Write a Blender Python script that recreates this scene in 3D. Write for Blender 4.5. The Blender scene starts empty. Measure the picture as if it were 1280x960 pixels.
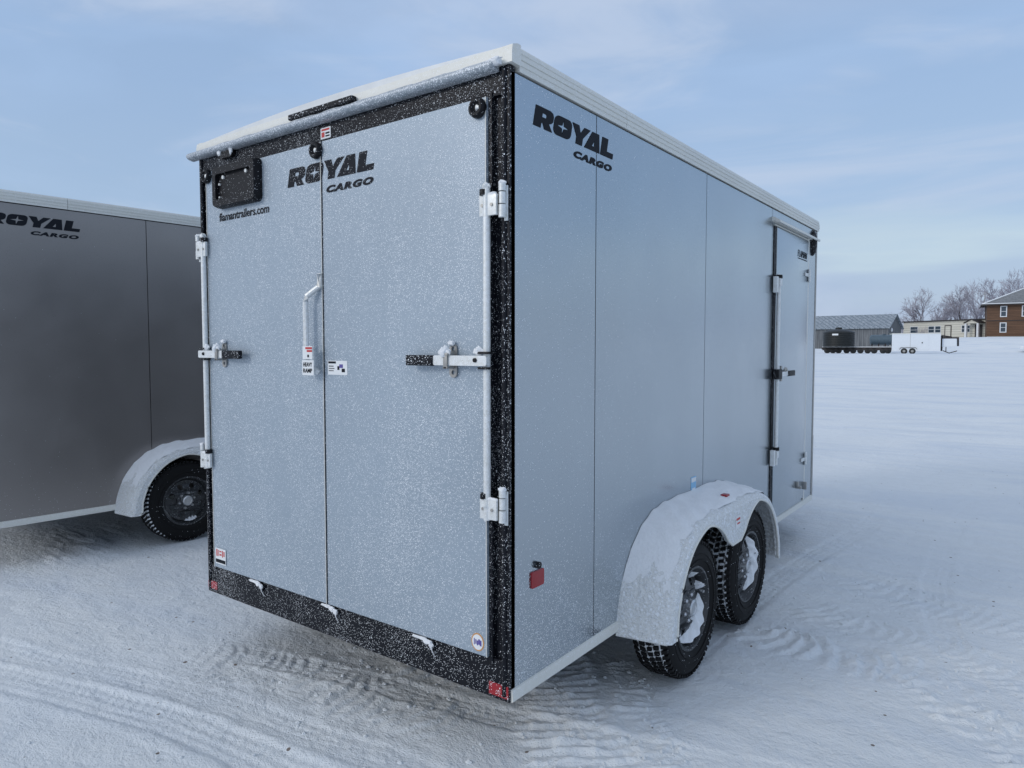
import bpy, bmesh, math, random
import numpy as np
from mathutils import Vector, Matrix
R = math.radians
random.seed(7)
S = bpy.context.scene
COL = S.collection

# ------------------------------------------------------------------ camera, sky, sun, exposure
cd = bpy.data.cameras.new('camera'); cam = bpy.data.objects.new('camera', cd); COL.objects.link(cam)
cd.sensor_width = 36; cd.lens = 879.67 / 1280 * 36; cd.clip_start = 0.05; cd.clip_end = 6000
cam.location = (1.4745, -1.9722, 1.5733)
cam.rotation_euler = (R(90) - 0.0516, 0, 0.6394)
S.camera = cam
SUN_EL, SUN_AZ = R(24), R(205)      # azimuth measured from +y towards +x
w = bpy.data.worlds.new('World'); S.world = w; w.use_nodes = True
wt = w.node_tree; wt.nodes.clear()
def wn(t, **k):
    n = wt.nodes.new(t)
    for a, b in k.items(): setattr(n, a, b)
    return n
wo = wn('ShaderNodeOutputWorld'); bg = wn('ShaderNodeBackground'); bg.inputs[1].default_value = 0.1
sky = wn('ShaderNodeTexSky', sky_type='NISHITA', sun_disc=False)
sky.sun_elevation = SUN_EL; sky.sun_rotation = SUN_AZ; sky.air_density = 1.0; sky.dust_density = 0.6; sky.ozone_density = 1.5
tc = wn('ShaderNodeTexCoord')
mp = wn('ShaderNodeMapping'); mp.inputs['Scale'].default_value = (1.0, 1.6, 5.0); mp.inputs['Rotation'].default_value = (0.0, 0.10, 0.5)
nz = wn('ShaderNodeTexNoise'); nz.inputs['Scale'].default_value = 2.2; nz.inputs['Detail'].default_value = 5; nz.inputs['Roughness'].default_value = .5
nz.inputs['Distortion'].default_value = 0.6
rp = wn('ShaderNodeMapRange'); rp.inputs[1].default_value = .40; rp.inputs[2].default_value = .72; rp.inputs[3].default_value = .80; rp.inputs[4].default_value = 1.0
# thin overcast layer colour: bluish-grey sheet, a paler streak low over the horizon
sx = wn('ShaderNodeSeparateXYZ')
hr = wn('ShaderNodeValToRGB'); e = hr.color_ramp.elements
CL = [(0.0, (3.3, 4.1, 5.8)), (.045, (3.3, 4.2, 6.0)), (.095, (3.5, 4.4, 6.1)), (.125, (4.6, 5.6, 6.6)), (.165, (3.5, 4.75, 6.6)), (.35, (3.2, 4.55, 6.75)), (.6, (4.2, 5.05, 6.75)), (1.0, (4.4, 5.3, 6.8))]
KC = 10.0
e[0].position = 0; e[1].position = 1
for p_, c in CL[1:-1]: e.new(p_)
for el, (p_, c) in zip(hr.color_ramp.elements, CL): el.position = p_; el.color = (c[0] / KC, c[1] / KC, c[2] / KC, 1)
mulc = wn('ShaderNodeVectorMath', operation='SCALE'); mulc.inputs['Scale'].default_value = KC
# horizontal wobble of the streak
nz2 = wn('ShaderNodeTexNoise'); nz2.inputs['Scale'].default_value = 3.0; nz2.inputs['Detail'].default_value = 6
mp2 = wn('ShaderNodeMapping'); mp2.inputs['Scale'].default_value = (1, 1, 9)
ad = wn('ShaderNodeMath', operation='MULTIPLY_ADD'); ad.inputs[1].default_value = .10; 
sb = wn('ShaderNodeMath', operation='SUBTRACT'); sb.inputs[1].default_value = .05
mx = wn('ShaderNodeMix', data_type='RGBA')
L = wt.links.new
L(tc.outputs['Generated'], mp.inputs[0]); L(mp.outputs[0], nz.inputs['Vector']); L(nz.outputs[0], rp.inputs[0])
L(tc.outputs['Generated'], mp2.inputs[0]); L(mp2.outputs[0], nz2.inputs['Vector'])
L(tc.outputs['Generated'], sx.inputs[0]); L(nz2.outputs[0], ad.inputs[0]); L(sx.outputs[2], ad.inputs[2]); L(ad.outputs[0], sb.inputs[0]); L(sb.outputs[0], hr.inputs[0])
L(hr.outputs[0], mulc.inputs[0]); L(rp.outputs[0], mx.inputs[0]); L(sky.outputs[0], mx.inputs[6]); L(mulc.outputs[0], mx.inputs[7])
# unseen sky behind camera and overhead, sun side, whitened to add light on snow
wm = wn('ShaderNodeMapping'); wm.inputs['Scale'].default_value = (1.3, 2.2, 7.0); wm.inputs['Rotation'].default_value = (.10, -.16, .3)
wz = wn('ShaderNodeTexNoise'); wz.inputs['Scale'].default_value = 1.5; wz.inputs['Detail'].default_value = 7; wz.inputs['Roughness'].default_value = .56; wz.inputs['Distortion'].default_value = .9
wr = wn('ShaderNodeMapRange', interpolation_type='SMOOTHSTEP'); wr.inputs[1].default_value = .44; wr.inputs[2].default_value = .72; wr.inputs[3].default_value = 0; wr.inputs[4].default_value = .60
wx_ = wn('ShaderNodeMix', data_type='RGBA'); wx_.inputs[7].default_value = (4.7, 5.5, 6.9, 1)
L(tc.outputs['Generated'], wm.inputs[0]); L(wm.outputs[0], wz.inputs['Vector']); L(wz.outputs[0], wr.inputs[0]); L(wr.outputs[0], wx_.inputs[0]); L(mx.outputs[2], wx_.inputs[6])
dt = wn('ShaderNodeVectorMath', operation='DOT_PRODUCT'); dt.inputs[1].default_value = (math.sin(SUN_AZ) * .75, math.cos(SUN_AZ) * .75, .66)
gm = wn('ShaderNodeMapRange', interpolation_type='SMOOTHSTEP'); gm.inputs[1].default_value = .42; gm.inputs[2].default_value = .95; gm.inputs[3].default_value = 0; gm.inputs[4].default_value = .95
mx2 = wn('ShaderNodeMix', data_type='RGBA'); mx2.inputs[7].default_value = (6.6, 7.2, 8.2, 1)
L(tc.outputs['Generated'], dt.inputs[0]); L(dt.outputs['Value'], gm.inputs[0]); L(gm.outputs[0], mx2.inputs[0]); L(wx_.outputs[2], mx2.inputs[6])
L(mx2.outputs[2], bg.inputs[0]); L(bg.outputs[0], wo.inputs[0])

sl = bpy.data.lights.new('sun', 'SUN'); sl.energy = 0.8; sl.angle = R(14); sl.color = (1, .96, .92)
so = bpy.data.objects.new('sun', sl); COL.objects.link(so); so.location = (-20, -60, 40)
sd = Vector((math.sin(SUN_AZ) * math.cos(SUN_EL), math.cos(SUN_AZ) * math.cos(SUN_EL), math.sin(SUN_EL)))
so.rotation_euler = (-sd).to_track_quat('-Z', 'Y').to_euler()
S.view_settings.view_transform = 'Standard'; S.view_settings.look = 'None'; S.view_settings.gamma = 1
S.view_settings.exposure = 0.21; S.view_settings.use_curve_mapping = False
S.render.engine = 'CYCLES'

# ------------------------------------------------------------------ materials
class NT:
    def __init__(s, name):
        m = bpy.data.materials.new(name); m.use_nodes = True; s.m = m; s.t = m.node_tree; s.t.nodes.clear()
        s.o = s.n('ShaderNodeOutputMaterial'); s.b = s.n('ShaderNodeBsdfPrincipled'); s.l(s.b.outputs[0], s.o.inputs[0])
        s.tc = s.n('ShaderNodeTexCoord')
    def n(s, t, **k):
        x = s.t.nodes.new(t)
        for a, b in k.items(): setattr(x, a, b)
        return x
    def l(s, a, b): s.t.links.new(a, b)
    def co(s, kind='Object', scale=(1, 1, 1)):
        if scale == (1, 1, 1): return s.tc.outputs[kind]
        m = s.n('ShaderNodeMapping'); m.inputs['Scale'].default_value = scale; s.l(s.tc.outputs[kind], m.inputs[0]); return m.outputs[0]
    def noise(s, scale, detail=4, rough=.5, vec=None, dist=0):
        x = s.n('ShaderNodeTexNoise'); x.inputs['Scale'].default_value = scale; x.inputs['Detail'].default_value = detail
        x.inputs['Roughness'].default_value = rough; x.inputs['Distortion'].default_value = dist
        s.l(vec if vec is not None else s.co(), x.inputs['Vector']); return x.outputs[0]
    def rng(s, v, a, b, c, d):
        x = s.n('ShaderNodeMapRange'); x.inputs[1].default_value = a; x.inputs[2].default_value = b; x.inputs[3].default_value = c; x.inputs[4].default_value = d
        s.l(v, x.inputs[0]); return x.outputs[0]
    def math(s, op, a, b=None):
        x = s.n('ShaderNodeMath', operation=op)
        for i, v in enumerate((a, b)):
            if v is None: continue
            if isinstance(v, (int, float)): x.inputs[i].default_value = v
            else: s.l(v, x.inputs[i])
        return x.outputs[0]
    def mix(s, f, a, b):
        x = s.n('ShaderNodeMix', data_type='RGBA')
        for i, v in ((0, f), (6, a), (7, b)):
            if isinstance(v, (int, float)): x.inputs[i].default_value = v
            elif isinstance(v, tuple): x.inputs[i].default_value = v + (1,) if len(v) == 3 else v
            else: s.l(v, x.inputs[i])
        return x.outputs[2]
    def set(s, name, v):
        i = s.b.inputs[name]
        if isinstance(v, (int, float)): i.default_value = v
        elif isinstance(v, tuple): i.default_value = v + (1,) if len(v) == 3 else v
        else: s.l(v, i)
    def bump(s, h, strength=.3, dist=.01):
        x = s.n('ShaderNodeBump'); x.inputs['Strength'].default_value = strength; x.inputs['Distance'].default_value = dist
        s.l(h, x.inputs['Height']); s.l(x.outputs[0], s.b.inputs['Normal'])
    def grains(s, scale, size, density, seed=0.0):
        """mask of small frost grains; density is a float or a socket"""
        mpn = s.n('ShaderNodeMapping'); mpn.inputs['Location'].default_value = (seed, seed * 1.7, seed * .6)
        s.l(s.tc.outputs['Object'], mpn.inputs[0])
        v = s.n('ShaderNodeTexVoronoi'); v.inputs['Scale'].default_value = scale; s.l(mpn.outputs[0], v.inputs['Vector'])
        sp = s.n('ShaderNodeSeparateColor'); s.l(v.outputs['Color'], sp.inputs[0])
        near = s.math('LESS_THAN', v.outputs['Distance'], s.math('MULTIPLY', s.math('ADD', sp.outputs[1], .35), size))
        on = s.math('LESS_THAN', sp.outputs[0], density)
        return s.math('MULTIPLY', near, on)

FROST = (.88, .91, .94)
def frost_mat(name, col, rough=.4, metal=0., layers=((330, .38, .30), (190, .30, .18)), coat=0., spec=.5, patch=(2.2, .35, .65), haze=0., bump=.5, film=.0):
    """painted or metal surface carrying frost: small raised white ice grains, denser in patches, plus a thin film"""
    t = NT(name)
    pm = t.math('MULTIPLY', t.rng(t.noise(patch[0], 5, .65), patch[1], patch[2], .25, 1.45), t.rng(t.noise(1.0, 3, .5, t.co('Object', (5, 5, .7))), .35, .65, .6, 1.3))
    tot = None
    for i, (sc, sz, dn) in enumerate(layers):
        g = t.grains(sc, sz, t.math('MULTIPLY', pm, dn), i * 3.1)
        tot = g if tot is None else t.math('MAXIMUM', tot, g)
    base = t.mix(t.rng(t.noise(1.3, 3), .3, .7, 0, 1), tuple(c * .94 for c in col), tuple(min(1, c * 1.05) for c in col))
    if film: base = t.mix(t.rng(t.noise(60, 5, .7), .3, .8, 0, film), base, FROST)
    c = t.mix(tot, base, FROST) if tot is not None else base
    t.set('Base Color', c)
    if tot is not None:
        t.set('Roughness', t.mix(tot, (rough,) * 3, (.75,) * 3)); 
        if metal: t.set('Metallic', t.math('MULTIPLY', t.math('SUBTRACT', 1.0, tot), metal))
        t.bump(tot, bump, .002)
    else:
        t.set('Roughness', rough); t.set('Metallic', metal)
    t.set('Specular IOR Level', spec)
    if coat: t.set('Coat Weight', coat)
    return t.m
def plain(name, col, rough=.5, metal=0., noise=0.08, nscale=8, bump=0., bscale=80):
    t = NT(name)
    f = t.rng(t.noise(nscale, 5, .6), .3, .7, 0, 1)
    t.set('Base Color', t.mix(f, tuple(c * (1 - noise) for c in col), tuple(min(1, c * (1 + noise)) for c in col)))
    t.set('Roughness', rough); t.set('Metallic', metal)
    if bump: t.bump(t.noise(bscale, 5, .6), bump, .004)
    return t.m
def side_panel_mat(name, col, metal, rough, dens):
    """smooth coated aluminium skin, frost grains thickest low down and toward the rear edge"""
    t = NT(name)
    sp = t.n('ShaderNodeSeparateXYZ'); t.l(t.tc.outputs['Object'], sp.inputs[0])
    low = t.rng(sp.outputs[2], .32, 1.0, 1, 0)
    rear = t.rng(sp.outputs[1], 0, 1.4, 1, .1)
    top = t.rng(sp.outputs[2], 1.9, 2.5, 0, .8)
    d = t.math('MULTIPLY', t.math('ADD', t.math('MULTIPLY', t.math('POWER', low, 2.4), 1.0), .035), rear)
    d = t.math('MULTIPLY', d, t.rng(t.noise(5, 4), .3, .7, .3, 1.3))
    g = t.grains(300, .40, t.math('MULTIPLY', d, dens))
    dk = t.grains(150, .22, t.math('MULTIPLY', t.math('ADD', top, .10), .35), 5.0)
    base = t.mix(t.rng(t.noise(.9, 3), .3, .7, 0, 1), tuple(c * .95 for c in col), tuple(c * 1.04 for c in col))
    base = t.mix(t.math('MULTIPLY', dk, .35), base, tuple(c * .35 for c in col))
    t.set('Base Color', t.mix(g, base, FROST))
    r = t.rng(t.noise(3, 4), .3, .7, rough - .04, rough + .05)
    t.set('Roughness', t.mix(g, r, (.7,) * 3)); t.set('Metallic', t.math('MULTIPLY', t.math('SUBTRACT', 1.0, g), metal))
    b = t.math('ADD', t.math('MULTIPLY', t.noise(1.6, 2, .4), 2.5), t.math('MULTIPLY', g, .35))
    t.bump(b, .35, .004)
    return t.m
def snow_mat(name, col=(.80, .84, .88), bscale=60, bstr=.5, dirt=False, icy=False, ice_t=(.45, .68)):
    t = NT(name)
    v = t.co()
    n1 = t.noise(bscale, 6, .65, v); n2 = t.noise(bscale * .2, 4, .6, v)
    c = t.mix(t.rng(n2, .3, .7, 0, 1), tuple(x * .95 for x in col), col)
    if dirt:
        c = t.mix(t.rng(t.noise(.45, 5, .65, t.co('Object', (.6, 1.6, 1)), .8), .46, .66, 0, .8), c, (.64, .70, .77))
        g = t.grains(13, .10, .14, 2.0)
        g2 = t.grains(40, .12, .012, 4.0)
        c = t.mix(t.math('MAXIMUM', g, g2), c, (.20, .17, .15))
    t.set('Base Color', c); t.set('Roughness', .75); t.set('Specular IOR Level', .3)
    t.set('Subsurface Weight', .0)
    h = t.math('ADD', n1, t.math('MULTIPLY', n2, 1.2))
    if dirt:
        h = t.math('ADD', h, t.math('MULTIPLY', t.noise(150, 3, .7, v), .45))
        st = t.noise(9.0, 6, .66, v, .2)
        h = t.math('ADD', h, t.math('MULTIPLY', st, 1.6))
    t.bump(h, bstr, .012)
    if dirt:
        b1 = [x for x in t.t.nodes if x.bl_idname == 'ShaderNodeBump'][0]
        b2 = t.n('ShaderNodeBump'); b2.inputs['Strength'].default_value = .55; b2.inputs['Distance'].default_value = .11
        t.l(t.math('ADD', t.noise(1.0, 5, .55, t.co('Object', (.6, 1.2, 1)), .3), t.math('MULTIPLY', t.noise(5.5, 6, .7, t.co('Object', (.8, 1.2, 1)), .5), .30)), b2.inputs['Height']); t.l(b2.outputs[0], b1.inputs['Normal'])
    return t.m

M = {}
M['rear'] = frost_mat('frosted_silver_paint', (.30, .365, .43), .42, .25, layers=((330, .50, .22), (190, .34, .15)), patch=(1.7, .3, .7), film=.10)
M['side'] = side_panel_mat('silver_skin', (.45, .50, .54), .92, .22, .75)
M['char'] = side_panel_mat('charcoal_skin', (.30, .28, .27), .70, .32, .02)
M['black'] = frost_mat('frosted_black_paint', (.006, .007, .011), .5, 0, layers=((360, .44, .20), (170, .32, .13)), patch=(3, .35, .7), spec=.2)
M['blackp'] = frost_mat('black_rubber', (.006, .006, .008), .5, 0, layers=((300, .38, .12),), spec=.25)
M['trim'] = frost_mat('frosted_white_trim', (.66, .655, .60), .5, .1, layers=((300, .35, .25),), film=.3)
M['gutter'] = frost_mat('frosted_gutter', (.24, .28, .32), .4, .4, layers=((260, .45, .55), (150, .35, .4)), film=.5)
M['galv'] = frost_mat('frosted_zinc', (.62, .63, .60), .45, .3, layers=((420, .45, .35), (260, .4, .3)), film=.9, patch=(12, .3, .7))
M['zinc'] = plain('zinc', (.38, .37, .35), .4, .7, .15, 30)
M['fender'] = frost_mat('frosted_fender', (.68, .69, .67), .5, .1, layers=((200, .5, .6), (85, .5, .55)), film=.7, patch=(4, .3, .7), bump=1.0)
_t = M['fender'].node_tree; _b = [n for n in _t.nodes if n.bl_idname == 'ShaderNodeBump'][0]; _n = _t.nodes.new('ShaderNodeTexNoise'); _n.inputs['Scale'].default_value = 60; _n.inputs['Detail'].default_value = 6
_c = [n for n in _t.nodes if n.bl_idname == 'ShaderNodeTexCoord'][0]; _t.links.new(_c.outputs['Object'], _n.inputs['Vector'])
_b2 = _t.nodes.new('ShaderNodeBump'); _b2.inputs['Strength'].default_value = .8; _b2.inputs['Distance'].default_value = .02; _t.links.new(_n.outputs[0], _b2.inputs['Height']); _t.links.new(_b2.outputs[0], _b.inputs['Normal'])
M['rubber'] = frost_mat('tyre_rubber', (.006, .006, .0065), .7, 0, spec=.25, layers=((150, .25, .06),), patch=(9, .4, .7))
M['treadgap'] = frost_mat('snowy_tread_gap', (.012, .012, .012), .8, 0, layers=((45, .95, .6), (90, .8, .5)), patch=(6, .3, .6), bump=.9, film=.5)
M['rim'] = frost_mat('rim_steel', (.065, .068, .072), .38, .6, layers=((200, .3, .15),))
M['chrome'] = frost_mat('hub_metal', (.55, .56, .57), .3, .8, layers=((200, .4, .2),))
M['red'] = plain('red_lens', (.30, .012, .018), .22, 0, .1, 60)
M['redf'] = frost_mat('red_reflector', (.32, .012, .02), .3, 0, layers=((300, .42, .35), (170, .3, .25)))
M['ink'] = plain('black_vinyl', (.010, .012, .017), .6, 0, .1); M['ink'].node_tree.nodes['Principled BSDF'].inputs['Specular IOR Level'].default_value = .15
M['inkf'] = frost_mat('black_vinyl_frosted', (.010, .012, .017), .6, 0, layers=((300, .38, .12),), spec=.15)
M['white'] = plain('white_label', (.75, .77, .78), .5, 0, .05)
M['label_red'] = plain('red_label', (.5, .04, .04), .5)
M['label_blue'] = plain('blue_label', (.25, .5, .72), .5)
M['purple'] = plain('purple_print', (.10, .08, .30), .5)
M['orange'] = plain('orange_print', (.55, .28, .10), .5)
M['snow'] = snow_mat('snow_cover', (.86, .88, .90), 70, .6)
M['ground'] = snow_mat('snow_ground', (.79, .825, .845), 38, .85, dirt=True)
M['under'] = plain('dark_underbody', (.02, .02, .022), .7, 0, .2)
M['roofm'] = plain('roof_sheet', (.65, .67, .68), .5, .1)

# ------------------------------------------------------------------ mesh helpers
def tag(o, label=None, cat=None, group=None, kind=None):
    if label: o['label'] = label
    if cat: o['category'] = cat
    if group: o['group'] = group
    if kind: o['kind'] = kind
    return o
def thing(name, label, cat, loc=(0, 0, 0), rz=0, group=None):
    o = bpy.data.objects.new(name, None); COL.objects.link(o); o.location = loc; o.rotation_euler = (0, 0, rz); o.empty_display_size = .2
    return tag(o, label, cat, group)
def obj(name, bm, mat, parent=None, smooth=False, mats=None, label=None):
    me = bpy.data.meshes.new(name)
    if isinstance(bm, bmesh.types.BMesh):
        bmesh.ops.recalc_face_normals(bm, faces=bm.faces); bm.to_mesh(me); bm.free()
    else: me.from_pydata(bm[0], [], bm[1]); me.update()
    for m in (mats or [mat]): me.materials.append(m)
    if smooth:
        me.polygons.foreach_set('use_smooth', [True] * len(me.polygons))
        try: me.set_sharp_from_angle(angle=R(35))
        except Exception: pass
    o = bpy.data.objects.new(name, me); COL.objects.link(o)
    if parent is not None: o.parent = parent
    if label: o['label'] = label
    return o
def B(): return bmesh.new()
def box(bm, x0, x1, y0, y1, z0, z1, bev=0, seg=2, mi=0):
    x0, x1 = sorted((x0, x1)); y0, y1 = sorted((y0, y1)); z0, z1 = sorted((z0, z1))
    t = bmesh.new(); bmesh.ops.create_cube(t, size=1)
    for v in t.verts: v.co = Vector(((x0 + x1) / 2 + v.co.x * (x1 - x0), (y0 + y1) / 2 + v.co.y * (y1 - y0), (z0 + z1) / 2 + v.co.z * (z1 - z0)))
    if bev: bmesh.ops.bevel(t, geom=list(t.edges), offset=bev, segments=seg, affect='EDGES', profile=.7)
    merge(bm, t, mi)
def merge(bm, t, mi=0, mtx=None):
    vs = [bm.verts.new(mtx @ v.co if mtx else v.co) for v in t.verts]
    t.verts.index_update()
    for f in t.faces:
        try: g = bm.faces.new([vs[v.index] for v in f.verts]); g.material_index = mi
        except ValueError: pass
    t.free()
def ringframe(d):
    d = d.normalized(); a = Vector((0, 0, 1)) if abs(d.z) < .9 else Vector((0, 1, 0))
    u = d.cross(a).normalized(); return u, d.cross(u)
def tube(bm, pts, r, seg=12, cap=True, mi=0, closed=False):
    pts = [Vector(p) for p in pts]; n = len(pts); rs = r if isinstance(r, (list, tuple)) else [r] * n
    rings = []
    for i, p in enumerate(pts):
        if closed: d = pts[(i + 1) % n] - pts[i - 1]
        else: d = pts[min(i + 1, n - 1)] - pts[max(i - 1, 0)]
        u, v = ringframe(d)
        rings.append([bm.verts.new(p + (u * math.cos(2 * math.pi * k / seg) + v * math.sin(2 * math.pi * k / seg)) * rs[i]) for k in range(seg)])
    for i in range(n if closed else n - 1):
        a, b = rings[i], rings[(i + 1) % n]
        for k in range(seg):
            f = bm.faces.new((a[k], a[(k + 1) % seg], b[(k + 1) % seg], b[k])); f.material_index = mi
    if cap and not closed:
        bm.faces.new(rings[0]).material_index = mi; bm.faces.new(rings[-1][::-1]).material_index = mi
def lathe_x(bm, prof, cy, cz, seg=64, mi=0, cx=0):
    """profile of (x, r) revolved round the x axis through (cy, cz)"""
    rings = []
    for x, r in prof:
        rings.append([bm.verts.new((cx + x, cy + r * math.cos(2 * math.pi * k / seg), cz + r * math.sin(2 * math.pi * k / seg))) for k in range(seg)])
    for a, b in zip(rings, rings[1:]):
        for k in range(seg): bm.faces.new((a[k], a[(k + 1) % seg], b[(k + 1) % seg], b[k])).material_index = mi
    return rings
def prism(bm, poly, axis, a, b, mi=0, bev=0):
    """extrude 2D polygon along axis from a to b. axis x: poly=(y,z); y: (x,z); z: (x,y)"""
    t = bmesh.new()
    mk = {'x': lambda p, c: (c, p[0], p[1]), 'y': lambda p, c: (p[0], c, p[1]), 'z': lambda p, c: (p[0], p[1], c)}[axis]
    A = [t.verts.new(mk(p, a)) for p in poly]; Bv = [t.verts.new(mk(p, b)) for p in poly]; n = len(poly)
    t.faces.new(A); t.faces.new(Bv[::-1])
    for i in range(n): t.faces.new((A[i], Bv[i], Bv[(i + 1) % n], A[(i + 1) % n]))
    if bev:
        bmesh.ops.recalc_face_normals(t, faces=t.faces)
        bmesh.ops.bevel(t, geom=list(t.edges), offset=bev, segments=2, affect='EDGES', profile=.7)
    merge(bm, t, mi)
def rrect(x0, x1, z0, z1, r, n=5):
    pts = []
    for cx, cz, a0 in ((x1 - r, z1 - r, 0), (x0 + r, z1 - r, 90), (x0 + r, z0 + r, 180), (x1 - r, z0 + r, 270)):
        for k in range(n + 1):
            a = R(a0 + 90 * k / n); pts.append((cx + r * math.cos(a), cz + r * math.sin(a)))
    return pts
def curve_fill(loops, thick):
    """filled outline with holes -> mesh in the xy plane, front face at z=thick/2"""
    c = bpy.data.curves.new('outline', 'CURVE'); c.dimensions = '2D'; c.fill_mode = 'BOTH'; c.extrude = thick / 2
    for lp in loops:
        s = c.splines.new('POLY'); s.points.add(len(lp) - 1)
        for p, q in zip(s.points, lp): p.co = (q[0], q[1], 0, 1)
        s.use_cyclic_u = True
    return curve_mesh(c)
def curve_mesh(c):
    o = bpy.data.objects.new('tmp', c); COL.objects.link(o); bpy.context.view_layer.update()
    me = bpy.data.meshes.new_from_object(o.evaluated_get(bpy.context.evaluated_depsgraph_get()))
    bpy.data.objects.remove(o); bpy.data.curves.remove(c); return me
def text_mesh(s, size=1, shear=0, offset=0, spacing=1, thick=.001):
    c = bpy.data.curves.new('text', 'FONT'); c.body = s; c.size = size; c.shear = shear; c.offset = offset; c.space_character = spacing; c.extrude = thick / 2
    c.resolution_u = 4
    return curve_mesh(c)
def fit(me, mtx_fn):
    """fit mesh's xy bounding box to 0..1 then map through mtx_fn(u,v,w)"""
    n = len(me.vertices); a = np.zeros(n * 3); me.vertices.foreach_get('co', a); a = a.reshape(-1, 3)
    lo, hi = a.min(0), a.max(0); s = hi - lo; s[s == 0] = 1
    u = (a - lo) / s
    me.vertices.foreach_set('co', np.array([mtx_fn(*q) for q in u]).ravel()); me.update()
def place_text(name, me, mat, parent, face, a0, a1, z0, z1, off, th=.0015, label=None):
    """face 'rear': a = x on plane y=off looking from -y; 'side': a = y on plane x=off looking from +x"""
    if face == 'rear': fit(me, lambda u, v, q: (a0 + (a1 - a0) * u, off - th * q, z0 + (z1 - z0) * v))
    else: fit(me, lambda u, v, q: (off + th * q, a0 + (a1 - a0) * u, z0 + (z1 - z0) * v))
    me.name = name; me.materials.clear(); me.materials.append(mat)
    o = bpy.data.objects.new(name, me); COL.objects.link(o); o.parent = parent
    if label: o['label'] = label
    return o
def royal_mesh():
    sh = .20; loops = []; x = 0
    def add(lps, wid, gap):
        nonlocal x
        for lp in lps: loops.append([(x + px + sh * py, py) for px, py in lp])
        x += wid + gap
    add([[(0, 0), (0, 1), (1.0, 1), (1.2, .93), (1.28, .78), (1.28, .52), (1.18, .40), (1.02, .33), (1.30, 0), (.76, 0), (.60, .26), (.5, .26), (.5, 0)],
         [(.50, .54), (.50, .74), (.72, .74), (.80, .70), (.80, .58), (.72, .54)]], 1.3, .06)
    o = []
    for cx, cy, a0 in ((1.0, .70, 0), (.30, .70, 90), (.30, .30, 180), (1.0, .30, 270)):
        for k in range(5): a = R(a0 + 22.5 * k); o.append((cx + .30 * math.cos(a), cy + .30 * math.sin(a)))
    star = []
    for k in range(8):
        a = R(45 * k); r = (.44 if k % 4 == 0 else .40) if k % 2 == 0 else .10
        star.append((.65 + r * math.cos(a), .5 + r * math.sin(a)))
    add([o, star], 1.3, -.02)
    add([[(.02, 1), (.54, 1), (.72, .62), (.98, 1), (1.48, 1), (.95, .38), (.95, 0), (.45, 0), (.45, .38)]], 1.42, -.28)
    add([[(0, 0), (.50, 1), (1.08, 1), (1.30, 0)], [(.60, .24), (.76, .56), (.80, .24)]], 1.30, .08)
    add([[(0, 0), (0, 1), (.52, 1), (.52, .30), (1.10, .30), (1.10, 0)]], 1.1, 0)
    return curve_fill(loops, .02)
def cargo_mesh(): return text_mesh('CARGO', 1, .25, .065, 1.22)

# ------------------------------------------------------------------ noise for terrain and snow
def _h(ix, iy, s):
    n = (ix.astype(np.int64) * 374761393 + iy.astype(np.int64) * 668265263 + s * 982451653) & 0x7fffffff
    n = ((n ^ (n >> 13)) * 1274126177) & 0x7fffffff
    return ((n ^ (n >> 16)) & 0xffff) / 65535.0
def vnoise(x, y, s=0):
    ix = np.floor(x); iy = np.floor(y); fx = x - ix; fy = y - iy; fx = fx * fx * (3 - 2 * fx); fy = fy * fy * (3 - 2 * fy)
    a = _h(ix, iy, s); b = _h(ix + 1, iy, s); c = _h(ix, iy + 1, s); d = _h(ix + 1, iy + 1, s)
    return a + (b - a) * fx + (c - a) * fy + (a - b - c + d) * fx * fy
def fbm(x, y, o=4, s=0, g=.5):
    t = 0; a = 1; m = 0
    for i in range(o): t = t + a * (vnoise(x * 2 ** i + i * 7.3, y * 2 ** i - i * 3.1, s + i) - .5) * 2; m += a; a *= g
    return t / m
def sstep(a, b, x): t = np.clip((x - a) / (b - a), 0, 1); return t * t * (3 - 2 * t)

def ground_base(x, y):
    """large shape of the yard: level round the trailers, rising gently to the far buildings"""
    h = .85 * sstep(14, 98, y) + .6 * sstep(104, 126, y) + 1.75 * sstep(103, 125, y) * sstep(-18, -7, x)
    d = np.hypot(x, y)
    return h + .12 * fbm(x * .05, y * .05, 3, 5) * sstep(12, 40, d)
def poly_dist(x, y, pts):
    """signed offset from polyline and the length run along it"""
    best = np.full(x.shape, 1e9); off = np.zeros(x.shape); run = np.zeros(x.shape); acc = 0
    for (x0, y0), (x1, y1) in zip(pts, pts[1:]):
        dx, dy = x1 - x0, y1 - y0; ln = math.hypot(dx, dy); t = ((x - x0) * dx + (y - y0) * dy) / ln ** 2; tc_ = np.clip(t, 0, 1)
        d = np.hypot(x - x0 - tc_ * dx, y - y0 - tc_ * dy); m = d < best
        sg = np.sign((x - x0) * dy - (y - y0) * dx)
        best = np.where(m, d, best); off = np.where(m, d * sg, off); run = np.where(m, acc + tc_ * ln, run); acc += ln
    return off, run, acc
def smooth_poly(p, n=8):
    out = []
    q = [p[0]] + list(p) + [p[-1]]
    for i in range(1, len(q) - 2):
        p0, p1, p2, p3 = [np.array(v, float) for v in q[i - 1:i + 3]]
        for k in range(n):
            t = k / n; out.append(tuple(.5 * ((2 * p1) + (-p0 + p2) * t + (2 * p0 - 5 * p1 + 4 * p2 - p3) * t * t + (-p0 + 3 * p1 - 3 * p2 + p3) * t ** 3)))
    out.append(tuple(p[-1])); return out
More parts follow.
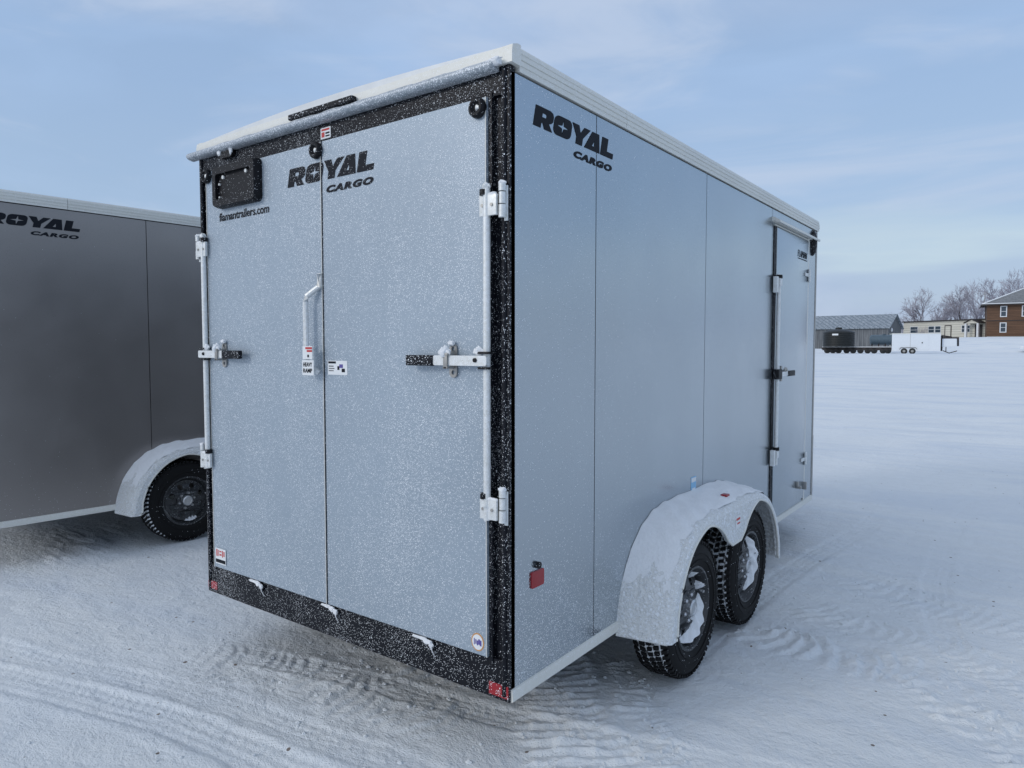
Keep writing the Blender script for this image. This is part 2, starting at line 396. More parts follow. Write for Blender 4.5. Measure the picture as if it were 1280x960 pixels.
def ground_detail(x, y):
    h = .010 * fbm(x * .9, y * .9, 4, 11) + .0035 * fbm(x * 7, y * 7, 3, 21)
    wx = x + .07 * fbm(x * 2.4, y * 2.4, 3, 31); wy = y + .07 * fbm(x * 2.4 + 9, y * 2.4, 3, 41)
    # plain tyre tracks: two grooves with small cleat marks
    for pts, wdt, dep, cl in TRACKS:
        o, r, tot = poly_dist(x + .012 * fbm(x * 4, y * 4, 2, 3), y + .012 * fbm(x * 4, y * 4, 2, 8), pts)
        e_ = np.abs(o); fade = sstep(0, .3, r) * sstep(0, .5, tot - r)
        g = 1 - sstep(wdt * .42, wdt * .56, e_)
        ribs = .5 + .5 * np.cos(o / wdt * 2 * math.pi * 4)
        cle = sstep(-.25, .25, np.sin(r * 2 * math.pi / .055 + np.abs(o) * 55))
        berm = np.exp(-((e_ - wdt * .62) / .03) ** 2)
        brk = .55 + .45 * fbm(x * 1.7, y * 1.7, 3, 77)
        h = h + fade * brk * (-dep * g + dep * .45 * ribs * g + cl * cle * g + dep * .55 * berm)
    # churned bands: ridges pushed up across the band, curved and broken
    for pts, wdt, amp, lam, bend, lv, wv in CHURN:
        o, r, tot = poly_dist(wx, wy, pts)
        e_ = np.abs(o) / wdt; fade = sstep(0, .25, r) * sstep(0, .35, tot - r) * (1 - sstep(.72, 1.0, e_ + .22 * fbm(x * 4, y * 4, 3, 17)))
        ph = r / lam + bend * (o / wdt) ** 2 + wv * fbm(wx * 2.2, wy * 2.2, 4, 51)
        s_ = ph - np.floor(ph); rid = np.where(s_ < .72, s_ / .72, (1 - s_) / .28)
        rid = rid ** .8
        lump = np.clip(.62 + lv * fbm(wx * 5.5, wy * 5.5, 4, 61), 0, 1.3)
        crumb = np.clip(fbm(x * 22, y * 22, 3, 71), 0, 1)
        h = h + fade * (amp * rid * lump + amp * .35 * fbm(wx * 9, wy * 9, 3, 81) + amp * .55 * crumb - amp * .3)
    return h
TRACKS = [
    (smooth_poly([(-4.2, -1.35), (-2.5, -.80), (-1.6, -.55), (-.9, -.44), (0, -.38), (1.2, -.5)]), .20, .014, .004),
    (smooth_poly([(-4.2, -.98), (-2.6, -.62), (-1.7, -.36), (-.95, -.24), (0, -.14), (1.2, -.25)]), .17, .009, .003),
    (smooth_poly([(-1.9, .02), (-1.2, .20), (-.6, .30), (0.1, .45), (1.6, .9)]), .16, .014, .004),
    (smooth_poly([(.10, 1.3), (.10, 2.5), (.18, 3.6), (.33, 4.9), (.25, 6.3), (-.05, 8.2), (-.6, 12)]), .18, .007, .003),
    (smooth_poly([(1.5, 1.2), (1.1, 2.6), (.95, 4.2), (1.05, 6.5), (1.7, 10)]), .17, .008, .002),
    (smooth_poly([(3.2, 1.6), (2.1, 2.9), (1.7, 4.4), (1.9, 7), (3, 12)]), .2, .007, .002),
    (smooth_poly([(-2.7, .9), (-2.55, 0), (-2.7, -1), (-3.3, -2)]), .17, .007, .002),
]
CHURN = [   # line, half width, height, spacing, bend of the ridges, unevenness, waviness
    (smooth_poly([(-2.0, -.16), (-1.5, .02), (-1.1, .06), (-.7, .16), (-.3, .10)]), .24, .012, .075, 1.1, 1.3, 1.1),
    (smooth_poly([(-1.55, .30), (-1.15, .40), (-.75, .52), (-.4, .62)]), .13, .016, .11, .4, 2.0, 1.6),
    (smooth_poly([(-.60, 1.15), (-.36, .86), (-.18, .62), (.03, .40), (.28, .16), (.6, -.1)]), .22, .027, .066, .5, .7, .55),
    (smooth_poly([(-.25, 1.25), (-.02, 1.0), (.16, .72), (.38, .50), (.62, .35)]), .10, .014, .05, .3, 2.2, 2.0),
    (smooth_poly([(.16, 2.02), (.42, 1.86), (.72, 1.86), (1.02, 1.86), (1.35, 1.55), (1.8, 1.0)]), .21, .025, .085, .7, 1.3, .9),
    (smooth_poly([(.30, 2.55), (.65, 2.36), (1.05, 2.30), (1.5, 2.05), (2.2, 1.5)]), .20, .016, .070, .8, 1.1, .8),
    (smooth_poly([(.45, 3.3), (.9, 3.0), (1.5, 2.8), (2.4, 2.2)]), .25, .012, .085, .6, 1.2, .9),
    (smooth_poly([(-5.2, .8), (-4.5, .4), (-4.0, .2)]), .3, .02, .12, .4, 1.7, 1.5),
]
def axis_coords(lo, hi, f, far_lo, far_hi, g=1.09):
    a = list(np.arange(lo, hi, f)); st = f; v = hi
    while v < far_hi: a.append(v); st = min(st * g, 60); v += st
    a.append(far_hi); st = f; v = lo - f; b = []
    while v > far_lo: b.append(v); st = min(st * g, 60); v -= st
    b.append(far_lo); return np.array(b[::-1] + a)
gx = axis_coords(-2.7, 2.1, .0115, -2500, 2500, 1.05); gy = axis_coords(-1.2, 3.2, .0115, -2500, 2500, 1.032)
X, Y = np.meshgrid(gx, gy, indexing='xy')
dd = np.hypot(X, Y)
Z = ground_base(X, Y) + ground_detail(X, Y) * (1 - sstep(18, 40, dd)) - .006
Z = Z + .05 * fbm(X * .25, Y * .7, 3, 91) * sstep(7, 16, Y) 
ny, nx = X.shape
me = bpy.data.meshes.new('snow_ground'); me.vertices.add(nx * ny)
me.vertices.foreach_set('co', np.stack([X, Y, Z], -1).ravel().astype(np.float32))
I = np.arange(nx * ny).reshape(ny, nx); q = np.stack([I[:-1, :-1], I[:-1, 1:], I[1:, 1:], I[1:, :-1]], -1).reshape(-1, 4)
me.loops.add(q.size); me.loops.foreach_set('vertex_index', q.ravel().astype(np.int32)); me.polygons.add(len(q))
me.polygons.foreach_set('loop_start', np.arange(0, q.size, 4, dtype=np.int32)); me.polygons.foreach_set('loop_total', np.full(len(q), 4, dtype=np.int32))
me.update(); me.validate(); me.polygons.foreach_set('use_smooth', np.ones(len(q), dtype=bool)); me.materials.append(M['ground'])
g = bpy.data.objects.new('snow_ground', me); COL.objects.link(g); tag(g, kind='structure')
rs = random.Random(21); cv, cf = [], []
ico = bmesh.new(); bmesh.ops.create_icosphere(ico, subdivisions=1, radius=1); ico.verts.index_update()
IV = [v.co.copy() for v in ico.verts]; IF = [[v.index for v in f.verts] for f in ico.faces]; ico.free()
cpos = []
for pts, wdt, amp, lam, bend, lv, wv in CHURN[:7]:
    for _ in range(110):
        p_ = pts[rs.randrange(len(pts))]; cpos.append((p_[0] + rs.gauss(0, wdt * .75), p_[1] + rs.gauss(0, wdt * .75), rs.uniform(.25, 1) ** 3 * .010 + .0015))
for _ in range(500): cpos.append((rs.uniform(-3, 2), rs.uniform(-1, 4.5), rs.uniform(.2, 1) ** 3 * .010 + .0015))
ca = np.array(cpos); cz_ = ground_base(ca[:, 0], ca[:, 1]) + ground_detail(ca[:, 0], ca[:, 1]) - .006
for (x_, y_, r_), z_ in zip(cpos, cz_):
    o_ = len(cv); a_, b_, c_ = rs.uniform(.7, 1.3), rs.uniform(.7, 1.3), rs.uniform(.5, .9)
    cv += [(x_ + v.x * r_ * a_ * rs.uniform(.8, 1.2), y_ + v.y * r_ * b_ * rs.uniform(.8, 1.2), z_ + v.z * r_ * c_ + r_ * .15) for v in IV]; cf += [[k + o_ for k in f] for f in IF]
cr_ = obj('snow_crumbs', (cv, cf), M['ground']); tag(cr_, 'loose crumbs of snow scattered over the churned tracks', 'snow crumbs', kind='stuff')
def gz(x, y): return float(ground_base(np.array([x * 1.0]), np.array([y * 1.0]))[0])

# ------------------------------------------------------------------ wheel, fender
def make_wheel(root, cy, xo, r=.33, rim_r=.195, snow=((-150, 20, .075, .165),), seed=0, shoulder=None):
    wdt = .172; xi = xo - wdt; cz = r
    # rim = the wheel itself
    b = B()
    lathe_x(b, [(-.012, rim_r + .006), (-.004, rim_r + .004), (-.004, rim_r - .006), (-.02, rim_r - .012), (-.05, rim_r - .02), (-.075, rim_r - .032)], cy, cz, 64, cx=xo)
    # dish with round vent holes
    lo = [(math.cos(2 * math.pi * k / 48) * (rim_r - .030), math.sin(2 * math.pi * k / 48) * (rim_r - .030)) for k in range(48)]
    loops = [lo]
    for j in range(8):
        a = 2 * math.pi * (j + .5) / 8; c = (.122 * math.cos(a), .122 * math.sin(a))
        loops.append([(c[0] + .021 * math.cos(-2 * math.pi * k / 16), c[1] + .021 * math.sin(-2 * math.pi * k / 16)) for k in range(16)])
    dm = curve_fill(loops, .008)
    t = bmesh.new(); t.from_mesh(dm); bpy.data.meshes.remove(dm)
    for v in t.verts:
        rr = math.hypot(v.co.x, v.co.y); dx = -.055 + .018 * math.exp(-((rr - .10) / .03) ** 2)
        v.co = Vector((xo + dx + v.co.z, cy + v.co.x, cz + v.co.y))
    merge(b, t)
    lathe_x(b, [(-.052, .078), (-.040, .074), (-.040, .0)], cy, cz, 32, cx=xo)
    wh = obj('wheel', b, M['rim'], root, True)
    # tyre
    b = B()
    pr = [(-.008, rim_r + .002), (0.002, rim_r + .020), (.008, rim_r + .05), (.007, r - .055), (-.002, r - .035), (-.012, r - .018), (-.022, r - .010), (-.03, r - .0095)]
    prof = pr + [(-wdt + .03, r - .0095), (-wdt + .012, r - .018), (-wdt + .002, r - .035), (-wdt - .007, r - .055), (-wdt - .006, rim_r + .04), (-wdt + .01, rim_r)]
    rings = lathe_x(b, prof, cy, cz, 96, cx=xo)
    for k, f in enumerate(b.faces):
        if 6 * 96 <= k < 9 * 96: f.material_index = 1
    # tread blocks
    N = 62; cols = [(-.004, -.034, 0), (-.048, -.078, .5), (-.090, -.117, 0), (-.130, -.160, .5), (-.173, -.203, 0)]; cols = [(a_ * wdt / .205, b_ * wdt / .205, c_) for a_, b_, c_ in cols]
    rnd = random.Random(seed)
    for (xa, xb, ph) in cols:
        for i in range(N):
            a0 = 2 * math.pi * (i + ph + .12) / N; a1 = a0 + 2 * math.pi / N * (.52 + .1 * rnd.random()); sk = .02 * (1 if xa > -wdt / 2 else -1)
            vs = []
            edge = xa > -.01 or xb < -wdt + .005
            for rr in (r - .014, r):
                for (x_, a_) in ((xa, a0), (xa, a1), (xb, a1 + sk), (xb, a0 + sk)):
                    r2 = rr - (.010 if (edge and abs(x_ + wdt / 2) > wdt * .43) else 0)
                    vs.append(b.verts.new((xo + x_, cy + r2 * math.cos(a_), cz + r2 * math.sin(a_))))
            for f in ((4, 5, 6, 7), (0, 1, 5, 4), (1, 2, 6, 5), (2, 3, 7, 6), (3, 0, 4, 7)): b.faces.new([vs[q_] for q_ in f])
    # sidewall ribs
    for rr in (rim_r + .035, r - .07): 
        tube(b, [(xo + .008, cy + rr * math.cos(2 * math.pi * k / 72), cz + rr * math.sin(2 * math.pi * k / 72)) for k in range(72)], .0022, 5, closed=True)
    obj('tyre', b, None, wh, True, mats=[M['rubber'], M['treadgap']])
    b = B(); lathe_x(b, [(-.040, .043), (-.006, .040), (0.0, .034), (.0, .030), (-.006, .026), (-.006, 0)], cy, cz, 32, cx=xo); obj('hub_cap', b, M['chrome'], wh, True)
    for j in range(6):
        a = 2 * math.pi * (j + .25) / 6; b = B()
        lathe_x(b, [(-.04, .011), (-.022, .0105), (-.016, .006), (-.016, 0)], cy + .060 * math.cos(a), cz + .060 * math.sin(a), 6, cx=xo); obj('lug_nut', b, M['chrome'], wh)
    b = B(); tube(b, [(xo - .03, cy + .15, cz + .04), (xo - .012, cy + .148, cz + .04)], .006, 8); obj('valve_stem', b, M['chrome'], wh)
    # drifted snow caught inside the rim
    for (a0, a1, r0, r1) in snow:
        b = B(); na, nr = 36, 9; grid = []
        for i in range(na + 1):
            u = i / na; a = R(a0 + (a1 - a0) * u); row = []
            env = math.sin(math.pi * min(1, max(0, u))) ** .5
            jit = .008 * math.sin(u * 23 + seed) + .006 * math.sin(u * 51 + seed * 2)
            ri = r1 - (r1 - r0) * env - jit * env
            for j in range(nr + 1):
                v = j / nr; rr = ri + (r1 - ri) * v
                hgt = .050 * (v ** .6) * env + .006 * math.sin(u * 31 + v * 7 + seed) * env
                row.append(b.verts.new((xo - .057 + hgt, cy + rr * math.cos(a), cz + rr * math.sin(a))))
            grid.append(row)
        for i in range(na):
            for j in range(nr): b.faces.new((grid[i][j], grid[i + 1][j], grid[i + 1][j + 1], grid[i][j + 1]))
        obj('snow_patch', b, M['snow'], wh, True)
    if shoulder:
        b = B(); a0, a1 = shoulder
        pts_, rd_ = [], []
        for i in range(40):
            a = R(a0 + (a1 - a0) * i / 39); pts_.append((xo - .012, cy + (r - .016) * math.cos(a), cz + (r - .016) * math.sin(a))); rd_.append(.004 + .006 * abs(math.sin(i * 1.7 + seed)) * math.sin(math.pi * i / 39))
        tube(b, pts_, rd_, 7); obj('snow_patch', b, M['snow'], wh, True)
    return wh

def fender_curve():
    """upper outline of the fender, (y, z) relative to its middle, rear first"""
    pts = [(-.835, .285), (-.815, .40), (-.77, .52), (-.70, .615), (-.61, .69), (-.50, .738), (-.38, .758), (-.2, .762), (.2, .762), (.38, .752), (.50, .728), (.61, .68), (.70, .605), (.77, .51), (.815, .40), (.835, .285)]
    return smooth_poly(pts, 5)
def make_fender(root, cy, xo=.245, wy=.415, snow_seed=1):
    top = fender_curve(); n = len(top)
    b = B()
    # deck: from wall to outer edge with rounded shoulder; then skirt down to the arch line
    def arch(y):
        z = .285
        for c in (-wy, wy):
            d = abs(y - c)
            if d < .405:
                z = max(z, .33 + math.sqrt(max(0, .385 ** 2 - min(d, .385) ** 2)) if d < .385 else .285)
        # cusp between the wheels
        if abs(y) < wy:
            zc = .53 + .02; k = abs(y) / .14
            zz = .33 + math.sqrt(max(0, .385 ** 2 - (abs(y) - wy) ** 2))
            z = max(zz, zc + 0 * k)
        return z
    prof = lambda y, z: [(0.0, z + .028), (xo * .5, z + .020), (xo - .035, z + .002), (xo - .012, z - .010), (xo, z - .030)]
    rows = []
    for (y, z) in top:
        # normal direction of outline so the shoulder wraps evenly
        row = [b.verts.new((x_, cy + y * (1 + (z2 - z) * .0), z2)) for x_, z2 in prof(y, z)]
        rows.append(row)
    # make the slopes carry the shoulder along the local normal
    for i, (y, z) in enumerate(top):
        a = top[max(0, i - 1)]; c = top[min(n - 1, i + 1)]; t = Vector((c[0] - a[0], c[1] - a[1])).normalized(); nn = Vector((-t.y, t.x))
        offs = [(0.0, .030), (xo * .5, .022), (xo - .035, .004), (xo - .012, -.008), (xo, -.028)]
        for v, (x_, o_) in zip(rows[i], offs): v.co = Vector((x_, cy + y + nn.x * o_, z + nn.y * o_))
    for r0, r1 in zip(rows, rows[1:]):
        for k in range(4): b.faces.new((r0[k], r0[k + 1], r1[k + 1], r1[k]))
    # skirt
    last = None
    edge = []
    m = 96
    for i in range(m + 1):
        u = i / m * (n - 1); i0 = min(int(u), n - 2); f = u - i0
        p = rows[i0][4].co.lerp(rows[i0 + 1][4].co, f)
        y = p.y - cy
        # arch outline point: same parameter, pushed inwards
        ya = max(-.79, min(.79, y * .945)); za = arch(ya)
        za = min(za, p.z - .012)
        if abs(y) > .79: za = min(p.z - .0, .30)
        edge.append((ya, za))
        A = b.verts.new(p); C = b.verts.new((xo + .001, cy + ya, za)); D = b.verts.new((xo - .018, cy + ya, za + .004))
        if last: b.faces.new((last[0], last[1], C, A)); b.faces.new((last[1], last[2], D, C))
        last = (A, C, D)
    lp = B(); tube(lp, [(xo + .001, cy + e_[0], e_[1] + .003) for e_ in edge if abs(e_[0]) < .79], .006, 8)
    # inner back wall of the wheel well is the trailer frame; underside sheet
    rows2 = []
    for i, (y, z) in enumerate(top):
        k = rows[i]; rows2.append([b.verts.new(k[0].co + Vector((0, 0, -.008))), b.verts.new(k[3].co + Vector((-.006, -(0.008 if y < 0 else -.008) * -1, -.008)))])
    for r0, r1 in zip(rows2, rows2[1:]): b.faces.new((r0[0], r1[0], r1[1], r0[1]))
    bmesh.ops.remove_doubles(b, verts=b.verts, dist=.0005)
    fn = obj('fender', b, M['fender'], root, True)
    obj('fender_lip', lp, M['trim'], fn, True)
    # snow lying on the fender
    b = B(); rs = random.Random(snow_seed)
    i0, i1 = int(n * .12), int(n * .88); grid = []
    for i in range(i0, i1 + 1):
        y, z = top[i]; a = top[max(0, i - 1)]; c = top[min(n - 1, i + 1)]; t = Vector((c[0] - a[0], c[1] - a[1])).normalized(); nn = Vector((-t.y, t.x))
        env = min(1, (i - i0) / 18, (i1 - i) / 12); row = []
        for k in range(15):
            f = k / 14; x_ = .002 + f * (xo - .030 + .006 * math.sin(i * .9)); o_ = .030 + (.004 - .030) * max(0, f) ** 1.2
            th = (.013 * math.sqrt(max(0, env)) * (1 - f ** 6) + .004 * math.sin(i * 1.3 + k * .8) * env + rs.uniform(-.0012, .0012)) - .001
            o_ += th
            row.append(b.verts.new((x_, cy + y + nn.x * o_, z + nn.y * o_)))
        grid.append(row)
    for i in range(len(grid) - 1):
        for k in range(14): b.faces.new((grid[i][k], grid[i + 1][k], grid[i + 1][k + 1], grid[i][k + 1]))
    obj('snow_layer', b, M['snow'], fn, True)
    return fn

# ------------------------------------------------------------------ trailer
W = 1.975
def sticker(name, parent, face, a0, a1, z0, z1, off, mat, parts=()):
    b = B()
    mats = [mat] + [p_[4] for p_ in parts]
    if face == 'rear':
        box(b, a0, a1, off, off - .0012, z0, z1)
        for i, (u0, u1, v0, v1, _) in enumerate(parts): box(b, a0 + (a1 - a0) * u0, a0 + (a1 - a0) * u1, off - .001, off - .002, z0 + (z1 - z0) * v0, z0 + (z1 - z0) * v1, mi=i + 1)
    else:
        box(b, off, off + .0012, a0, a1, z0, z1)
        for i, (u0, u1, v0, v1, _) in enumerate(parts): box(b, off + .001, off + .002, a0 + (a1 - a0) * u0, a0 + (a1 - a0) * u1, z0 + (z1 - z0) * v0, z0 + (z1 - z0) * v1, mi=i + 1)
    return obj(name, b, None, parent, mats=mats)

def snow_lump(b, c, sx_, sy_, sz_, seed):
    t = bmesh.new(); bmesh.ops.create_icosphere(t, subdivisions=3, radius=1)
    rs = random.Random(seed); ph = [rs.uniform(0, 6) for _ in range(6)]
    for v in t.verts:
        k = 1 + .16 * math.sin(v.co.x * 5 + ph[0]) + .12 * math.sin(v.co.y * 7 + v.co.z * 4 + ph[1]) + .08 * math.sin(v.co.x * 13 + ph[2])
        v.co = Vector((c[0] + v.co.x * sx_ * k, c[1] + v.co.y * sy_ * k, c[2] + v.co.z * sz_ * k))
    merge(b, t)

def holdback(parent, x, z):
    b = B()
    t = bmesh.new()
    prof = [(0, .034), (.010, .036), (.020, .034), (.026, .028), (.026, .022), (.018, .016), (.014, .012), (.014, 0)]
    rings = []
    for d, r_ in prof: rings.append([t.verts.new((x + r_ * math.cos(2 * math.pi * k / 24), -.018 - d, z + r_ * math.sin(2 * math.pi * k / 24))) for k in range(24)])
    for a, c in zip(rings, rings[1:]):
        for k in range(24): t.faces.new((a[k], a[(k + 1) % 24], c[(k + 1) % 24], c[k]))
    merge(b, t); o = obj('door_bumper', b, M['blackp'], parent, True)
    b = B(); snow_lump(b, (x + .002, -.034, z), .008, .004, .009, int(x * 100)); obj('screw', b, M['galv'], o, True)

def hinge_rear(parent, x_in, x_out, zc, s):
    """strap over the post with three knuckles; s=+1 right hand side"""
    b = B()
    box(b, x_in, x_out, -.030, -.042, zc - .036, zc + .036, .002)
    h = obj('hinge', b, M['galv'], parent, True)
    for dx in (.2, .75):
        b = B(); xq = x_in + (x_out - x_in) * dx; tube(b, [(xq, -.040, zc), (xq, -.046, zc)], .006, 6); obj('bolt', b, M['zinc'], h)
    b = B(); xk = x_out + s * .012
    for z0, z1, r_ in ((.044, .070, .013), (.001, .042, .012), (-.046, -.001, .013)): tube(b, [(xk, -.022, zc + z0 + .002), (xk, -.022, zc + z1)], r_, 14)
    box(b, xk - s * .010, xk + s * .014, -.005, -.012, zc - .055, zc + .066, .001)
    obj('hinge_knuckle', b, M['galv'], h, True)
    b = B(); snow_lump(b, ((x_in + x_out) / 2 + s * .01, -.036, zc + .038), .026, .007, .006, int(zc * 10)); obj('snow_clump', b, M['snow'], h, True)
    b = B(); snow_lump(b, (xk, -.022, zc + .074), .014, .012, .009, int(zc * 20)); obj('snow_clump', b, M['snow'], h, True)
    b = B(); tube(b, [(x_in + s * .018, -.036, zc + .036), (x_in + s * .018, -.036, zc + .056)], .017, 12)
    obj('bearing_cap', b, M['blackp'], h, True)
    return h

def latch(parent, xr, zc, s, bar_len, grip_len, hx):
    """cam-bar handle lying across the door; s=-1: runs to the left"""
    b = B()
    prism(b, rrect(min(xr - s * .02, xr + s * bar_len), max(xr - s * .02, xr + s * bar_len), zc - .018, zc + .018, .008), 'y', -.055, -.063)
    hb = obj('latch_bar', b, M['galv'], parent, True)
    b = B(); box(b, xr + s * bar_len, xr + s * (bar_len + grip_len), -.049, -.070, zc - .021, zc + .019, .008, 3); obj('grip', b, M['black'], hb, True)
    b = B()
    for dz in (-.030, .024): box(b, xr - .024, xr + .024, -.018, -.058, zc + dz, zc + dz + .008, .002)
    tube(b, [(xr + s * .03, -.052, zc + .002), (xr + s * .03, -.068, zc + .002)], .008, 10)
    obj('cam_bracket', b, M['blackp'], hb, True)
    # hasp: oval plate with two holes and a keeper
    outer = rrect(-.018, .018, -.064, .060, .0178, 7)
    loops = [outer] + [[(.008 * math.cos(-2 * math.pi * k / 14), cz_ + .008 * math.sin(-2 * math.pi * k / 14)) for k in range(14)] for cz_ in (-.045, .042)]
    dm = curve_fill(loops, .005); t = bmesh.new(); t.from_mesh(dm); bpy.data.meshes.remove(dm)
    for v in t.verts: v.co = Vector((hx + v.co.x, -.0255 - v.co.z, zc + v.co.y))
    b = B(); merge(b, t)
    box(b, hx - .016, hx + .012, -.024, -.075, zc + .018, zc + .026, .002); box(b, hx - .012, hx + .010, -.024, -.072, zc - .030, zc - .022, .002)
    box(b, hx - .010, hx + .008, -.066, -.072, zc - .03, zc + .026, .002)
    hp = obj('hasp', b, M['zinc'], parent, True)
    for c_, r_, k_s in (((hx - .012, -.060, zc + .030), (.026, .018, .020), 3), ((hx + s * .004, -.034, zc + .062), (.013, .010, .010), 5), ((xr + s * .028, -.045, zc + .033), (.022, .012, .016), 8)):
        b = B(); snow_lump(b, c_, *r_, k_s); obj('snow_clump', b, M['snow'], hb, True)

def build_trailer(root, z0, zt, L, seams, wys, cyf, skin, main):
    ct = .075
    # core hull with V nose
    b = B(); e_ = .010
    prism(b, [(-e_ - .012, .03), (-e_ - .012, L - .02), (-W / 2, L + .775), (-W + e_, L - .02), (-W + e_, .03)], 'z', z0 + .02, zt + .03)
    obj('body', b, M['under'] if main else M['under'], root)
    # left skin and nose skin
    b = B(); box(b, -W, -W + .008, .02, L, z0, zt + .02); obj('side_wall', b, skin, root)
    for s_ in (0, 1):
        b = B(); xa = 0 if s_ == 0 else -W; x_m = -W / 2
        prism(b, [(xa + (-.006 if s_ == 0 else .006), L + .002), (x_m, L + .80), (x_m, L + .785), (xa + (-.012 if s_ == 0 else .012), L - .004)], 'z', z0, zt + .02)
        obj('nose_panel', b, skin, root)
    b = B()
    for s_ in (0, 1):
        xa = .001 if s_ == 0 else -W - .001; x_m = -W / 2
        prism(b, [(xa, L - .0), (xa, L + .03), (x_m, L + .815), (x_m, L + .803)], 'z', z0, .84)
    obj('stone_guard', b, M['blackp'], root)
    # side panels with visible butt joints
    ys = [0.004] + list(seams) + [L - .02]
    for a, c in zip(ys, ys[1:]):
        b = B(); box(b, -.008, 0, a + .0026, c - .0026, z0 + .01, zt - .010); obj('side_panel', b, skin, root)
    b = B(); box(b, -.012, .004, L - .0195, L + .012, z0, zt + .01, .003); obj('corner_trim', b, M['zinc'] if main else M['blackp'], root, True)
    # fixed rivet line and bottom trim
    b = B()
    prism(b, [(.0, z0 + .046), (.006, z0 + .044), (.008, z0 + .030), (.010, z0 + .004), (.006, z0), (-.04, z0), (-.04, z0 + .01), (0, z0 + .01)], 'y', .004, L)
    obj('bottom_trim', b, M['trim'], root, True)
    # roof
    b = B(); n = 10
    pts = [(-W + i / n * W, zt + ct + .0 + .03 * math.sin(math.pi * i / n)) for i in range(n + 1)]
    prism(b, [(-W, zt + .03)] + pts + [(0, zt + .03)], 'y', .0, L + .02)
    prism(b, [(.0, L + .02), (-W / 2, L + .80), (-W, L + .02)], 'z', zt + .03, zt + ct)
    obj('roof', b, M['roofm'], root, True)
    # stepped roof trim (side), with one butt joint
    jt = .83 if main else .65
    for a, c in ((.0405, jt), (jt + .003, L + .03)):
        b = B()
        prism(b, [(-.02, zt + .0), (.010, zt - .004), (.011, zt + .014), (.015, zt + .016), (.016, zt + .030), (.0105, zt + .0315), (.0105, zt + .036), (.014, zt + .0375), (.014, zt + .052), (.009, zt + .0535), (.009, zt + .058), (.011, zt + .0595), (.010, zt + .070), (.006, zt + ct + .004), (-.03, zt + ct + .008)], 'y', a, c)
        obj('roof_trim', b, M['trim'], root)
    b = B(); box(b, -W - .012, -W + .02, 0, L + .03, zt, zt + ct + .005, .003); obj('roof_trim', b, M['trim'], root)
    # rear cap and rain gutter
    b = B()
    prism(b, [(-.005, zt + .012), (-.012, zt + .014), (-.012, zt + .050), (-.008, zt + ct - .002), (.02, zt + ct + .008), (.04, zt + ct + .008), (.04, zt + .012)], 'x', -W - .010, .017)
    obj('rear_roof_trim', b, M['trim'], root)
    b = B(); gp = []
    for k in range(13): a = R(-100 + 200 * k / 12); gp.append((-.012 - .040 * math.cos(a) * .9, zt + .012 + .020 * math.sin(a)))
    prism(b, [(p_[0], p_[1]) for p_ in gp] + [(-.004, zt + .030), (-.004, zt - .006)], 'x', -W - .045, -.045)
    gt = obj('rain_gutter', b, M['gutter'], root, True)
    b = B(); snow_lump(b, (-.045, -.030, zt + .020), .030, .018, .014, 2); 
    for i in range(9): snow_lump(b, (-.10 - i * .2, -.032, zt + .0265), .09, .008, .002, i)
    obj('snow_clump', b, M['snow'], gt, True)
    # rear frame
    b = B(); zd0, zd1 = z0 + .15, zt - .085
    for s_, xr in ((1, 0), (-1, -W)):
        f = lambda d: xr - s_ * d
        box(b, f(0), f(.012), -.004, .03, z0, zt + .015, .002)
        box(b, f(.0125), f(.040), .006, .05, z0, zt + .01)
        tube(b, [(f(.022), -.003, z0 + .02), (f(.022), -.003, zt)], .0105, 12)
        box(b, f(.0405), f(.072), .012, .05, z0 + .1, zt)
        box(b, f(.0725), f(.088), -.010, .05, z0 + .12, zt - .07, .003)
    box(b, -W + .013, -.013, -.002, .05, zd1 + .002, zt + .0148, .002)
    box(b, -W + .0128, -.0128, -.004, .08, z0, zd0 - .004, .003)
    obj('rear_frame', b, M['black'], root, True)
    # rear doors
    doors = []
    for a, c in ((-W + .0895, -W / 2 - .0022), (-W / 2 + .0022, -.0895)):
        b = B(); box(b, a, c, -.020, .03, zd0, zd1, .003, 2); dr = obj('rear_door', b, M['rear'] if main else skin, root); doors.append(dr)
        for (p0, p1, q0, q1, mm) in ((a, a + .003, zd0, zd1, 'trim' if a < -1.5 else 'black'), (c - .003, c, zd0, zd1, 'trim')):
            b = B(); box(b, p0, p1, -.0205, -.0225, q0, q1); obj('door_edge_seal', b, M[mm], dr)
    ld, rd = doors
    for i, (xe, s_, dr) in enumerate(((0, 1, rd), (-W, -1, ld))):
        for zc in ((zt - .465, z0 + .70) if True else ()):
            if s_ == 1: hinge_rear(dr, -.104, -.030, zc, 1)
            else: hinge_rear(dr, -W + .104, -W + .018, zc, -1)
        xr = -.077 if s_ == 1 else -W + .074
        b = B(); tube(b, [(xr, -.034, z0 + .66), (xr, -.034, zt - .39)], .0135, 14)
        for zc in (z0 + .68, zt - .43): snow_lump(b, (xr, -.036, zc + .03), .016, .014, .014, i + 4)
        obj('lock_rod', b, M['galv'], dr, True)
    if main:
        latch(rd, -.077, 1.527, -1, .232, .137, -.241); latch(ld, -W + .074, 1.541, 1, .20, .15, -1.745)
        b = B()
        tube(b, [(-1.003, -.026, 1.888), (-1.003, -.030, 1.835), (-1.052, -.055, 1.795), (-1.058, -.058, 1.77), (-1.058, -.058, 1.56), (-1.052, -.055, 1.50), (-1.01, -.028, 1.465)], .0125, 10)
        box(b, -1.014, -.992, -.020, -.030, 1.83, 1.892, .002)
        gh = obj('grab_handle', b, M['galv'], ld, True)
        holdback(rd, -.122, 2.412); holdback(ld, -1.012, 2.412); holdback(ld, -1.868, 2.425)
        # lettering
        place_text('lettering', royal_mesh(), M['inkf'], root, 'rear', -1.221, -.66, 2.283, 2.362, -.0202)
